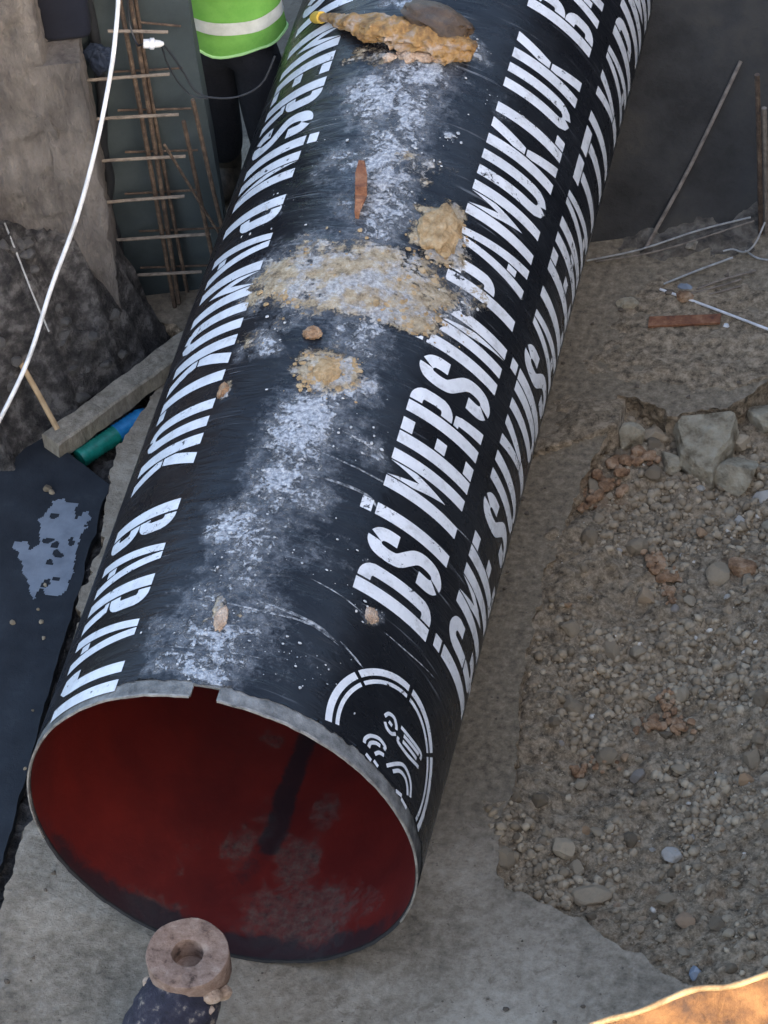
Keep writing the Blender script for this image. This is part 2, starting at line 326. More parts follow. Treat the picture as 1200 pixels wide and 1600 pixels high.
M_REFL = simple('reflective_tape', [(.3, (.52, .55, .5)), (.7, (.7, .72, .68))], 20, .4, .001)
M_TROU = simple('dark_trousers', [(.3, (.007, .008, .012)), (.7, (.016, .017, .024))], 12, .9, .008)
M_SKIN = simple('skin', [(.3, (.33, .19, .13)), (.7, (.42, .25, .17))], 20, .55, .001)
M_HAIR = simple('dark_hair', [(.3, (.012, .009, .007)), (.7, (.03, .022, .016))], 40, .6, .004)
M_BOOT = simple('muddy_boot', [(.3, (.03, .024, .018)), (.7, (.11, .085, .06))], 20, .85, .004)
M_TEAL = simple('teal_plastic', [(.3, (.004, .10, .075)), (.7, (.01, .2, .15))], 25, .25, .002)
M_CYAN = simple('blue_plastic', [(.3, (.006, .10, .26)), (.7, (.015, .19, .42))], 25, .25, .002)
M_EYE = simple('clay_coated_steel', [(.32, (.07, .04, .028)), (.42, (.225, .14, .10)), (.56, (.30, .20, .148)), (.68, (.38, .275, .21))], 26, .85, .006, 8)
M_PURPLE = simple('muddy_purple_paint', [(.3, (.008, .008, .014)), (.5, (.022, .02, .038)), (.58, (.05, .045, .06)), (.66, (.3, .25, .2))], 22, .7, .012, 8)
M_YEL = simple('muddy_yellow', [(.34, (.13, .075, .035)), (.42, (.24, .125, .04)), (.50, (.36, .20, .065)), (.56, (.34, .22, .13)), (.66, (.46, .36, .28))], 14, .75, .008)
M_YTIP = simple('bright_yellow', [(.3, (.5, .3, .03)), (.7, (.66, .44, .07))], 20, .6, .002)
M_BROWN = simple('dark_brown_flap', [(.3, (.04, .024, .014)), (.6, (.10, .06, .032)), (.75, (.2, .13, .06))], 14, .5, .006)
M_PINKMUD = simple('pinkish_mud', [(.3, (.22, .14, .085)), (.5, (.42, .29, .2)), (.7, (.58, .46, .36))], 20, .9, .008)
M_CEM = simple('dried_cement', [(.3, (.3, .3, .3)), (.7, (.58, .57, .55))], 30, .9, .002)
M_BANKST = simple('bank_stone', [(.3, (.05, .046, .042)), (.7, (.14, .13, .12))], 20, .9, .006)
M_SCR = simple('scraped_coating', [(.4, (.03, .032, .036)), (.5, (.16, .165, .17)), (.62, (.4, .4, .4))], 60, .7, .001)
M_DSOIL = simple('dark_soil', [(.34, (.045, .037, .03)), (.5, (.12, .10, .078)), (.66, (.22, .19, .15))], 16, .95, .02, 9)
M_GROUND = simple('site_ground', [(.3, (.07, .055, .04)), (.5, (.14, .115, .085)), (.7, (.22, .185, .14))], 1.2, .95, .03, 9)
M_CRUMB = simple('dark_crumb', [(.3, (.05, .038, .028)), (.7, (.15, .12, .09))], 30, .95, .004)

# ================================================================== SETTING
def sheet_grid(x0, x1, y0, y1, st):
    xs = np.arange(x0, x1 + 1e-6, st); ys = np.arange(y0, y1 + 1e-6, st); X, Y = np.meshgrid(xs, ys)
    return X.ravel(), Y.ravel(), grid(len(xs), len(ys))
# ground reaching far out
g = make('ground', [(-150, -150, -.34), (150, -150, -.34), (150, 150, -.34), (-150, 150, -.34)], [(0, 1, 2, 3)], M_GROUND); tag(g, kind='structure')

# concrete floor slab under the pipe, broken edge towards the gravel
SLAB = [(-.945, -4), (-.935, -.5), (-.93, .07), (-.93, .46), (-.97, .95), (-1.02, 1.44), (-1.05, 1.64), (-1.04, 1.88), (-1.09, 2.11), (-1.12, 2.39), (-1.08, 2.58), (-1.04, 2.79), (-1.0, 3.1), (-1.6, 3.18), (-2.5, 2.9), (-4, 2.4), (-4, 4.3), (5, 4.3), (5, 4.0), (2.4, 3.55),
        (1.75, 3.26), (1.4, 3.13), (1.33, 3.02), (1.25, 2.93), (1.17, 2.92), (1.09, 2.87), (.98, 2.92), (.88, 2.96), (.82, 2.95), (.80, 2.83), (.815, 2.7), (.79, 2.56), (.745, 2.3), (.72, 1.95), (.73, 1.62), (.74, 1.3), (.80, .9), (.79, .66), (.815, .5), (.86, .455), (1.01, .4), (1.15, .345), (1.29, .27), (1.52, .14), (1.9, -.02), (2.6, -.3), (5, -1), (5, -4)]
pts = []
for a, b in zip(SLAB, SLAB[1:] + SLAB[:1]):
    L = math.dist(a, b); inner = max(abs(a[0]), abs(b[0])) < 2.7 and L < 1.4
    n = max(1, int(L / .012)) if inner else 1
    for k in range(n):
        t = k / n; pts.append((a[0] + (b[0] - a[0]) * t, a[1] + (b[1] - a[1]) * t, 1 if inner else 0))
P = np.array(pts); J = np.stack([P[:, 0], P[:, 1], 0 * P[:, 0]], 1)
P[:, 0] += P[:, 2] * ((fbm(J, 18, 4, 3) - .5) * .055); P[:, 1] += P[:, 2] * ((fbm(J, 18, 4, 9) - .5) * .055)
n = len(P); V = [(p[0], p[1], 0) for p in P]; zr = [-.012, -.03, -.05, -.075, -.105, -.14, -.18]
for z in zr:
    Q = np.stack([P[:, 0], P[:, 1], np.full(n, z)], 1); dx_ = (np.stack([fbm(Q, 26, 4, 5), fbm(Q, 26, 4, 6)], 1) - .5) * .07 * min(1, -z / .03) * P[:, 2:3]
    V += [(p[0] + d_[0], p[1] + d_[1], z) for p, d_ in zip(P, dx_)]
F = [tuple(range(n))] + [((i + 1) % n + a * n, i + a * n, i + n + a * n, (i + 1) % n + n + a * n) for a in range(len(zr)) for i in range(n)]
slab = make('concrete_floor', V, F, M_FLOOR); slab.data.materials.append(M_SOIL); slab.data.polygons.foreach_set('material_index', [0] + [1] * (len(F) - 1)); tag(slab, kind='structure')

# gravel bed, lower than the slab
def bed_z(x, y):
    Pn = np.stack([x, y, 0 * x], 1)
    base = -.035 - .07 * sstep(.75, 1.1, x) * sstep(.2, .7, y) - .05 * sstep(2.2, 2.8, y) + .05 * sstep(1.3, 1.9, x) * sstep(2.6, 1.2, y)
    base = base - .03 * sstep(.9, .3, y)
    return base + (fbm(Pn, 2.5, 3, 21) - .5) * .11 + (fbm(Pn, 11, 4, 22) - .5) * .085
X, Y, F = sheet_grid(.66, 2.9, -.45, 3.6, .011)
Z = bed_z(X, Y); Pn = np.stack([X, Y, 0 * X], 1); Z += (fbm(Pn, 38, 4, 30) - .5) * .042
bed = make('gravel_bed', np.stack([X, Y, Z], 1), F, M_SOIL, smooth=True); tag(bed, kind='structure')

# muddy soil trodden over the slab beside the gravel
X, Y, F = sheet_grid(.3, 1.5, .55, 3.75, .0135); Pn = np.stack([X, Y, 0 * X], 1); big = fbm(Pn, 3.2, 4, 24) - .5
mk = sstep(.42, .66, X + big * .4) * sstep(.6, 1.3, Y + big * .5) * sstep(3.05, 2.75, Y) + .75 * sstep(2.95, 3.1, Y) * sstep(.62, .85, X + big * .4) * sstep(3.75, 3.55, Y)
inside = (X > .86) & (Y < 2.98)
Z = -.02 + .04 * mk + (fbm(Pn, 26, 5, 25) - .5) * .034 + (fbm(Pn, 8, 3, 26) - .5) * .02
Z = np.where(inside | (X + (Y - 3.0) * -1.5 > 1.22) & (Y < 3.4), -.2, Z)
film = make('soil_film', np.stack([X, Y, Z], 1), F, M_SOIL, smooth=True); tag(film, kind='structure')
# soil washed up along the foot of the sloping wall
X, Y, F = sheet_grid(.45, 2.6, 3.42, 4.75, .0165); Pn = np.stack([X, Y, 0 * X], 1)
dw = (Y - 3.3) * .955157 - (X + 1.14) * .296099   # distance behind the wall foot
Z = -.03 + .055 * sstep(-.25, .0, dw + (fbm(Pn, 4, 3, 27) - .5) * .25) + .25 * np.maximum(dw, 0) + (fbm(Pn, 12, 5, 28) - .5) * .07 - .1 * sstep(.8, .5, X)
wf = make('wall_foot_soil', np.stack([X, Y, Z], 1)[:], F, M_DSOIL, smooth=True); tag(wf, kind='structure')
# loose soil in the side trench and the cut bank behind it
BL0 = np.array([-1.36, 2.36]); BL1 = np.array([-.93, 3.02]); bd = (BL1 - BL0) / np.linalg.norm(BL1 - BL0); bn = np.array([-bd[1], bd[0]])
X, Y, F = sheet_grid(-3.2, -.84, -1.2, 3.14, .0165); Pn = np.stack([X, Y, 0 * X], 1)
d = (X - BL0[0]) * bn[0] + (Y - BL0[1]) * bn[1]
nz = fbm(Pn, 5, 4, 41) - .5
ry = sstep(.0, .30, d + nz * .16); rx = sstep(-1.07, -1.38, X + nz * .16)
pocket = -.13 + .12 * sstep(2.2, 2.0, Y) + .13 * sstep(-1.35, -1.6, X)
Z = pocket + (.76 + .1 * sstep(-1.4, -1.9, X) - pocket) * np.minimum(ry, rx)
Z = np.where(Y < 2.2, np.minimum(Z, -.06), Z)
Z += (fbm(Pn, 9, 5, 42) - .5) * .2 * np.clip(.2 + np.minimum(ry, rx) + .2, 0, 1) * sstep(1.9, 2.3, Y) + (fbm(Pn, 32, 4, 43) - .5) * .075
bank = make('soil_bank', np.stack([X, Y, Z], 1), F, M_BANK); tag(bank, kind='structure')

# unseen high earth bank, added to keep the low sun off the floor
X = []; nx = 60
for j in range(8):
    for i in range(nx):
        y = -18 + 44 * i / (nx - 1); t = j / 7; p = np.array([[y, t * 5, 0]])
        X.append((5.0 + .5 * t + .5 * (fbm(p, .8, 3, 50)[0] - .5) + (4 if j == 7 else 0), y, -.34 + 5.95 * min(1, t * 7 / 6) + .04 * (fbm(p, 2, 2, 51)[0])))
pb = make('shade_bank', X, grid(nx, 8), M_GROUND); tag(pb, kind='structure')

# ------------------------------------------------------------------ transverse wall with the opening for the pipe
W0 = np.array([-1.14, 3.3, 0]); WD = np.array([.955157, .296099, 0]); WN = np.array([.296099, -.955157, 0])
def wp(u, z, off=0): return W0 + WD * u + WN * off + np.array([0, 0, z])
def wall(name, prof, thick, mat, label):
    n = len(prof); V = [wp(u, z) for u, z in prof] + [wp(u, z, -thick) for u, z in prof]
    F = [tuple(range(n)), tuple(range(2 * n - 1, n - 1, -1))] + [(i, i + n, (i + 1) % n + n, (i + 1) % n) for i in range(n)]
    o = make(name, V, F, mat); tag(o, label, 'wall'); return o
wall('concrete_wall', [(-3.5, -.2), (.275, -.2), (.28, .6), (.268, 1.2), (.275, 2.7), (-3.5, 2.7)], .3, M_WALL, 'dark damp concrete wall behind the rebar mat, left of the pipe')
# battered wall on the right, its left edge follows the flank of the pipe
SL = math.radians(40); SE = -WN * math.cos(SL) + np.array([0, 0, math.sin(SL)]); SN = WN * math.sin(SL) + np.array([0, 0, math.cos(SL)])
V = []; tv_ = np.linspace(-.1, 3.6, 75); nu = 70
for t in tv_:
    z = t * math.sin(SL); xl = max(.3, math.sqrt(max(0, .49 - (.7 - max(z, .12)) ** 2)) - .012)
    yb = lambda x: None
    # u at which the row reaches x = xl
    u0 = (xl - W0[0] - SE[0] * t) / WD[0]
    for k in range(nu):
        p = W0 + WD * (u0 + (4.8 - u0) * (k / (nu - 1)) ** 1.3) + SE * t; V.append(p)
V = np.array(V); V = V + SN * ((fbm(V, 3, 4, 310) - .5) * .05 * sstep(.68, .9, V[:, 0]))[:, None]; nV = len(V)
F = grid(nu, len(tv_)) + [(i, i + nV, i + 1 + nV, i + 1) for i in range(nu - 1)] + [(k * nu, (k + 1) * nu, (k + 1) * nu + nV, k * nu + nV) for k in range(len(tv_) - 1)]
tag(make('battered_wall', np.vstack([V, V - SN * .15]), F, M_WALLR, None, True), 'dark stained sloping concrete wall right of the pipe behind the scattered wires', 'wall')

# ================================================================== THE PIPE
R = .7; SK = (-.0447, .0217)
pipe = empty('steel_pipe', (0, 2.5, 0), 'large black coated steel pipe with white lettering lying across the concrete floor', 'pipe')
def yskew(th, s): return s + (SK[0] * np.sin(th) + SK[1] * np.cos(th)) * R * np.clip(1 - s / .8, 0, 1)
def pp(th, s, r): return np.stack([r * np.sin(th), yskew(th, s), R + r * np.cos(th)], 1)
def field(B, thd, s, pw=1.4):
    out = np.zeros_like(thd)
    for t, q, rt, rs, a in B:
        e = ((thd - t) / rt) ** 2 + ((s - q) / rs) ** 2
        out = np.maximum(out, a * np.exp(-.7 * e ** pw))
    return out
def stains(thd, s):
    Pn = np.stack([thd * .0122, s, 0 * s], 1)
    w1 = (fbm(Pn, 9, 4, 60) - .5); w2 = (fbm(Pn, 9, 4, 61) - .5)
    t2 = thd + w1 * 16; s2 = s + w2 * .2
    ch = field(CHALK, t2, s2) * np.interp(s, [.12, .2, .6, .9], [1, .78, .8, 1]); mu = field(MUD, t2, s2)
    ch = np.maximum(ch, .95 * np.exp(-((thd - np.interp(s, [0, .5, 1, 1.6, 4], [-4, 1, 5, 9, 2])) / np.interp(s, [0, .4, 1, 3], [26, 22, 17, 18])) ** 2) * (.3 + .95 * fbm(Pn, 4.5, 4, 63)) * np.interp(s, [0, .7, 1.0], [.8, .85, 1]) * sstep(3.9, 3.2, s))
    return ch, mu
NC = 432
th = np.linspace(-math.pi, math.pi, NC, endpoint=False)
sv = np.concatenate([np.arange(.055, 4.3, .0105), np.arange(4.35, 6.2, .12)])
TH, S = np.meshgrid(th, sv); TH = TH.ravel(); S = S.ravel(); thd = np.degrees(TH)
ch, mu = stains(thd, S)
P0 = pp(TH, S, R)
tk = sstep(.35, .95, mu + (fbm(P0, 24, 3, 66) - .5) * .5) * (.3 + fbm(P0, 30, 4, 64)) * .0095 + sstep(.5, 1, ch + (fbm(P0, 40, 3, 65) - .5) * .7) * .003
edge = np.where(np.arange(len(S)) < NC, (fbm(P0, 22, 4, 67) - .4) * .05, 0)
P0 = pp(TH, S + edge, R) + tk[:, None] * np.stack([np.sin(TH), 0 * TH, np.cos(TH)], 1)
make('coating', P0, grid(NC, len(sv), True), M_COAT, pipe, True, {'chalk': ch, 'mud': mu, 'arc': TH * R, 'along': S})
# lining
sv2 = np.concatenate([np.arange(.012, 1.8, .02), np.arange(1.85, 6.2, .15)]); th2 = np.linspace(-math.pi, math.pi, 288, endpoint=False)
TH, S = np.meshgrid(th2, sv2); TH = TH.ravel(); S = S.ravel(); thd = np.degrees(TH)
Pn = np.stack([np.sin(TH), S, np.cos(TH)], 1); wv = fbm(Pn, 6, 4, 70) - .5
tm = np.where(thd < 0, thd + 360, thd)
mu = field([((t + 360 if t < 0 else t), q, a, b, c) for t, q, a, b, c in INMUD], tm + wv * 14, S + wv * .1)
dk = np.zeros_like(S)
for (t0, s0), (t1, s1) in zip(STREAK, STREAK[1:]):
    a = np.stack([(tm - (t0 % 360)) * .012, S - s0], 1); b = np.array([((t1 % 360) - (t0 % 360)) * .012, s1 - s0]); k = np.clip(a @ b / (b @ b), 0, 1)
    dd = np.hypot(*(a - k[:, None] * b).T) + wv * .03; dk = np.maximum(dk, sstep(.065, .018, dd) * (.95 if s0 > .55 else .5 if s0 > .4 else .22))
low = np.exp(-((tm - 190) / 75) ** 4); dk = np.maximum(dk, sstep(.15, .05, S + wv * .10) * low)
make('lining', pp(TH, S, .6872), [q[::-1] for q in grid(288, len(sv2), True) if not (S[q[0]] < .06 and -4 < thd[q[0]] < 5.5)], M_RED, pipe, True, {'mud': mu, 'dark': dk})
# bare steel end with the notch cut into its crown
sv3 = np.array([0, .0135, .027, .04, .054, .08, .12, .2, .4]); tn = math.radians
th3 = np.array(sorted(set(np.round(np.concatenate([np.linspace(-math.pi, math.pi, 240, endpoint=False), [tn(-2.3), tn(5.2)]]), 6))))
n3 = len(th3); keep = {}
for j in range(len(sv3) - 1):
    for i in range(n3):
        m = .5 * (th3[i] + (th3[(i + 1) % n3] if i < n3 - 1 else th3[0] + 2 * math.pi))
        keep[i, j] = not (tn(-2.3) < m < tn(5.2) and j < 4)
TH, S = np.meshgrid(th3, sv3); TH = TH.ravel(); S = S.ravel()
jit = (fbm(np.stack([TH * .7, S, S * 0], 1), 30, 3, 72) - .5) * .008 * (S < .001)
V = np.vstack([pp(TH, S + jit, .6975), pp(TH, S + jit + np.where(S < .001, .004, 0), .6882)]); o3 = len(TH); F = []
for (i, j), k in keep.items():
    if not k: continue
    i2 = (i + 1) % n3; a, b, c, d = j * n3 + i, j * n3 + i2, (j + 1) * n3 + i2, (j + 1) * n3 + i
    F += [(a, b, c, d), (a + o3, d + o3, c + o3, b + o3)]
    for (q, e) in (((i, j - 1), (a, b)), ((i, j + 1), (c, d)), (((i + 1) % n3, j), (b, c)), (((i - 1) % n3, j), (d, a))):
        if not keep.get(q, False) and q[1] < len(sv3) - 1: F.append((e[1], e[0], e[0] + o3, e[1] + o3))
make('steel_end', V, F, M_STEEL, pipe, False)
# bevelled raw lip, a thin pale line round the cut
th4 = np.linspace(tn(-105), tn(-2.6), 110); th4 = np.concatenate([th4, np.linspace(tn(5.4), tn(118), 110)]); V = []
for t in th4:
    for (r, s) in ((.6985, .004), (.6985, -.003), (.692, -.005), (.692, .003)):
        V.append(pp(np.array([t]), np.array([s + (fbm(np.array([[t * 3, 0, 0]]), 6, 3, 75)[0] - .5) * .006]), r)[0])
N_ = NT('bare_lip'); N_.col(N_.ramp(N_.noise(20, 6, .7), [(.35, (.09, .08, .07)), (.65, (.34, .31, .27))])); N_.rough(.6)
make('weld_lip', V, [(a * 4 + k, a * 4 + (k + 1) % 4, (a + 1) * 4 + (k + 1) % 4, (a + 1) * 4 + k) for a in range(219) if a != 109 for k in range(4)], N_.m, pipe)

# crumbs of clay and dried cement stuck in the smears
rr = random.Random(3); cb = [rock(1, (1, 1, .6), 320 + k, .6, 1.3) for k in range(6)]
for nm, BB, cnt, mt, sz in (('clay_crumbs', MUD, 900, M_TANCLAY, .0062), ('cement_flakes', CHALK, 420, M_CEM, .0034)):
    mb = MB()
    for k in range(cnt):
        t, q, rt, rs, a = rr.choice(BB[:8] if nm == 'clay_crumbs' else BB); td = t + rr.gauss(0, .5) * rt; s_ = q + rr.gauss(0, .5) * rs
        if s_ < .08: continue
        v, f = cb[k % 6]; z_ = sz * (.35 + 1.2 * rr.random() ** 3); tr = math.radians(td); A = np.array([[math.cos(tr), 0, -math.sin(tr)], [0, 1, 0], [math.sin(tr), 0, math.cos(tr)]])
        mb.add(np.array([(R + z_ * .2 + .003) * math.sin(tr), s_, R + (R + z_ * .2 + .003) * math.cos(tr)]) + (v * z_ * np.array([1 + rr.random(), 1 + rr.random(), .6])) @ A, f)
    tag(build(mb, nm, mt, pipe), kind='stuff')
# ---- lettering: stencil glyphs (unit height), each a mesh wrapped on the coating
def rib(path, w, rnd=0):
    P = np.array(path, float); T = np.gradient(P, axis=0); T /= np.linalg.norm(T, axis=1)[:, None]
    n_ = np.stack([-T[:, 1], T[:, 0]], 1); A = P + n_ * w / 2; B = P - n_ * w / 2
    return [tuple(map(tuple, (A[i], A[i + 1], B[i + 1], B[i]))) for i in range(len(P) - 1)]
def rc(x0, y0, x1, y1): return [((x0, y0), (x1, y0), (x1, y1), (x0, y1))]
def curve(pts, w, n=5): return rib(spline(pts, n), w)
def bowl(x, y0, y1, w=.15, x0=.19):
    r = min(.11, (y1 - y0) / 2); p = [(x0, y1)]
    cx = x - r
    p.append((max(x0 + .01, cx), y1))
    for a in np.linspace(90, -90, 13)[1:-1]:
        yy = (y1 - r) if a > 0 else (y0 + r) if a < 0 else (y0 + y1) / 2
        p.append((cx + r * math.cos(math.radians(a)), yy + r * math.sin(math.radians(a))))
    p += [(max(x0 + .01, cx), y0), (x0, y0)]
    return rib(p, w)
ST = rc(0, 0, .16, 1)
Sg = [(.315, .66), (.315, .80), (.285, .88), (.20, .925), (.115, .88), (.083, .78), (.083, .68), (.11, .60), (.20, .51), (.285, .42), (.317, .33), (.317, .21), (.285, .12), (.20, .075), (.115, .12), (.085, .2), (.085, .34)]
def sglyph():
    P = spline(Sg, 6); n = len(P); a = int(n * .165); b = int(n * .845)
    return rib(P[:a], .16) + rib(P[a + 1:b], .16) + rib(P[b + 1:], .16)
GL = {
 'D': (.42, ST + bowl(.34, .08, .92)), 'S': (.40, sglyph()), 'I': (.16, ST), 'İ': (.16, ST + rc(0, 1.045, .16, 1.17)),
 'M': (.54, rc(0, 0, .15, 1) + rc(.39, 0, .54, 1) + [((.17, 1), (.17, .68), (.27, .25), (.27, .62)), ((.27, .62), (.27, .25), (.37, .68), (.37, 1))]),
 'E': (.36, ST + rc(.185, .86, .36, 1) + rc(.185, .43, .34, .57) + rc(.185, 0, .36, .14)),
 'R': (.42, ST + bowl(.335, .53, .925) + [((.19, .43), (.33, .43), (.35, .36), (.19, .36)), ((.23, .36), (.355, .36), (.42, 0), (.27, 0))]),
 'N': (.44, rc(0, 0, .15, 1) + rc(.29, 0, .44, 1) + [((.17, 1), (.17, .55), (.27, 0), (.27, .48))]),
 'P': (.41, ST + bowl(.33, .46, .925)),
 'A': (.46, [((0, 0), (.14, 0), (.222, 1), (.12, 1)), ((.46, 0), (.34, 1), (.238, 1), (.32, 0))] + rc(.182, .18, .278, .32)),
 'U': (.42, rib([(.08, 1), (.08, .26), (.09, .18), (.125, .11), (.2, .075)], .15) + rib([(.34, 1), (.34, .26), (.33, .18), (.295, .11), (.225, .075)], .15)),
 'K': (.44, ST + [((.185, .515), (.29, .515), (.44, 1), (.285, 1), (.185, .68)), ((.185, .49), (.185, .40), (.285, 0), (.44, 0), (.29, .49))]),
 'L': (.33, ST + rc(.185, 0, .33, .15)),
 'B': (.42, ST + bowl(.32, .58, .925) + bowl(.335, .075, .42)),
 'J': (.30, rib([(.22, 1), (.22, .25), (.205, .15), (.15, .08), (.09, .1), (.075, .2), (.075, .32)], .15)),
 'T': (.40, rc(.12, 0, .28, .825) + rc(0, .85, .4, 1)),
 'H': (.42, ST + rc(.26, 0, .42, 1) + rc(.18, .43, .24, .58)),
 'Y': (.44, [((0, 1), (.145, 1), (.212, .62), (.212, .42), (.14, .42)), ((.44, 1), (.30, .42), (.228, .42), (.228, .62), (.295, 1))] + rc(.14, 0, .30, .395)),
 'Ç': (.40, rib(spline([(.315, .68), (.315, .82), (.28, .89), (.2, .925), (.12, .89), (.085, .8), (.085, .5)], 4), .15) + rib(spline([(.085, .47), (.085, .2), (.12, .11), (.2, .075), (.28, .11), (.315, .18), (.315, .32)], 4), .15) + rc(.16, -.16, .26, -.03)),
}
LH = .342; RL = R + .0016
def wrap(polys, fn, name, off=0.0, mt=None):
    """polys in (along, across) metres -> curved patch on the pipe; fn maps to (theta deg, s)"""
    bm = bmesh.new()
    for p in polys:
        vs_ = [bm.verts.new((x, y, 0)) for x, y in p]
        try: bm.faces.new(vs_)
        except ValueError: pass
    bmesh.ops.remove_doubles(bm, verts=bm.verts[:], dist=1e-5)
    co = np.array([q.co[:] for q in bm.verts]); st = .017
    for ax in (0, 1):
        for k in np.arange(math.floor(co[:, ax].min() / st) * st + st, co[:, ax].max(), st):
            pl = [0, 0, 0]; pl[ax] = float(k); no = [0, 0, 0]; no[ax] = 1
            bmesh.ops.bisect_plane(bm, geom=bm.verts[:] + bm.edges[:] + bm.faces[:], plane_co=pl, plane_no=no)
    bm.verts.index_update(); co = np.array([q.co[:] for q in bm.verts]); F = [[q.index for q in p.verts] for p in bm.faces]; bm.free()
    td, s = fn(co[:, 0], co[:, 1]); ch, mu = stains(td, s)
    return make(name, pp(np.radians(td), s, RL + off), F, mt or M_LET, pipe, True, {'chalk': ch, 'mud': mu, 'arc': np.radians(td) * R, 'along': s})
def word(text, s0, th_base, dirn, gap=.033):
    """dirn +1: reads away from the near end on the right flank; -1: reads towards it on the left flank"""
    cur = s0
    for c_ in text:
        wd, polys = GL[c_]
        f = lambda x, y, cur=cur: ((th_base - dirn * y / R * 57.29578), cur + dirn * x)
        wrap([[(x * LH, y * LH) for x, y in p] for p in polys], f, 'letter')
        cur += dirn * (wd * LH + gap)
    return cur
for t, s in (('DSİ', .66), ('MERSİN', 1.145), ('PAMUKLUK', 2.2), ('BARAJI', 3.77)): word(t, s, 60, 1)
for t, s in (('DSİ', 4.08), ('MERSİN', 3.595), ('PAMUKLUK', 2.54), ('BARAJI', .955)): word(t, s, -54, -1)
for t, s in (('İÇME', .68), ('SUYU', 1.37), ('İSALE', 2.05), ('HATTI', 2.80), ('YAPIMI', 3.66)): word(t, s, 96, 1)
# long scrapes running round the barrel
for k, (l, w_) in enumerate((([(8, 1.195), (24, 1.165), (41, 1.16), (69, 1.215)], .007), ([(10, 1.07), (27, 1.07), (33, 1.03)], .011), ([(-10, .44), (8, .42), (23, .43), (33, .40)], .008), ([(6, .46), (24, .44), (32, .41)], .012), ([(45, .56), (55, .56), (68, .58)], .005), ([(33, .42), (42, .37)], .008), ([(20, .62), (30, .60), (38, .575)], .005), ([(-14, .215), (0, .21), (14, .22)], .006), ([(16, 1.31), (25, 1.285), (31, 1.25)], .012))):
    q = spline([(t * .0122173, s) for t, s in l], 8); T = np.linspace(-1, 1, len(q)); W_ = w_ * (1 - T ** 2) ** .6 * (.5 + fbm(np.stack([q[:, 0], q[:, 1], 0 * T + k], 1), 40, 3, 330)) + .0006
    tt = np.gradient(q, axis=0); tt /= np.linalg.norm(tt, axis=1)[:, None]; nn_ = np.stack([-tt[:, 1], tt[:, 0]], 1); A_ = q + nn_ * W_[:, None] / 2; B_ = q - nn_ * W_[:, None] / 2
    wrap([tuple(map(tuple, (A_[i], A_[i + 1], B_[i + 1], B_[i]))) for i in range(len(q) - 1)], lambda x, y: (x / .0122173, y), 'scrape', -.0004, M_SCR)
# ---- round emblem by the near end
EC = (59.1, .155)
def circ(r0, r1, a0, a1, n=14):
    A = np.radians(np.linspace(a0, a1, n)); return [((r0 * math.cos(a), r0 * math.sin(a)), (r1 * math.cos(a), r1 * math.sin(a)), (r1 * math.cos(b), r1 * math.sin(b)), (r0 * math.cos(b), r0 * math.sin(b))) for a, b in zip(A, A[1:])]
ef = lambda x, y: (EC[0] + x / .0122173, EC[1] + y)
for a0, a1 in ((-19, 38), (41, 87), (91, 139.5), (143, 193)):
    for r0, r1 in ((.272, .298), (.243, .258)): wrap(circ(r0, r1, a0, a1), ef, 'emblem_ring')
for k, L in EMB.items():
    polys = []
    for l in L:
        q = np.array([((t - EC[0]) * .0122173, s - EC[1]) for t, s in l]); polys += rib(spline(q, 4) if len(q) > 2 else q, .0135)
    wrap(polys, ef, 'emblem_mark')

# ================================================================== THINGS ON THE PIPE
def on_pipe(thd, s, h=0):
    t = math.radians(thd); return np.array([(R + h) * math.sin(t), s, R + (R + h) * math.cos(t)])
def frame(thd): t = math.radians(thd); return np.array([[math.cos(t), 0, -math.sin(t)], [0, 1, 0], [math.sin(t), 0, math.cos(t)]])  # rows: across, along, out
# rusty lug
A = frame(1); c0 = on_pipe(1.0, 2.36)
prof = [(0, -.01), (.012, .028), (.06, .05), (.085, .045), (.10, .075), (.16, .085), (.215, .10), (.232, .085), (.228, .04), (.24, -.01)]
V = []
for sgn in (-1, 1):
    for k, (a, h) in enumerate(prof):
        wv = .007 * math.sin(a * 20); V.append(c0 + A[1] * a + A[2] * h + A[0] * (sgn * (.005 + .017 * math.sin(math.pi * min(1, max(0, a / .24))) + .003 * (k % 2)) + wv - a * .08))
n = len(prof); lug = make('rusty_lug', V, [tuple(range(n - 1, -1, -1)), tuple(range(n, 2 * n))] + [(i, (i + 1) % n, (i + 1) % n + n, i + n) for i in range(n)], M_PLATERUST)
tag(lug, 'thin rusty steel lug standing upright on the top of the black pipe', 'steel lug')
def clod(name, thd, s, size, seed, mat, label, cat='clod', h=.3, rough=.7):
    v, f = rock(4, (1, 1, 1), seed, rough, 1.8); v = v * (1 + .25 * (fbm(v, 7, 4, seed + 3) - .5)[:, None])
    A = frame(thd); v = v * np.array(size); v[:, 2] = np.maximum(v[:, 2], -size[2] * .35)
    o = make(name, on_pipe(thd, s, size[2] * h) + v @ A, f, mat, None, False); tag(o, label, cat); return o
clod('clay_clod', 26.5, 2.40, (.075, .115, .04), 3, M_TANCLAY, 'biggest tan clay clod on the pipe, right of the rusty lug')
clod('clay_clod', 6.5, 1.565, (.042, .066, .014), 5, M_TANCLAY, 'flat tan clay clod on the pipe in front of the wide mud smear')
clod('clay_clod', -1.0, 1.745, (.038, .03, .02), 8, M_CLAY, 'small orange clay lump on the pipe at the edge of the mud smear')
clod('clay_clod', -23.8, 1.475, (.022, .036, .016), 9, M_CLAY, 'tiny orange clay lump beside the left row of white letters')
clod('clay_clod', -.6, .36, (.022, .055, .012), 12, M_PINKMUD, 'small pinkish clay lump on the pipe behind the notch')
clod('clay_clod', 39.8, .585, (.028, .03, .012), 14, M_PINKMUD, 'pale clay flake beside the foot of the white letter D')
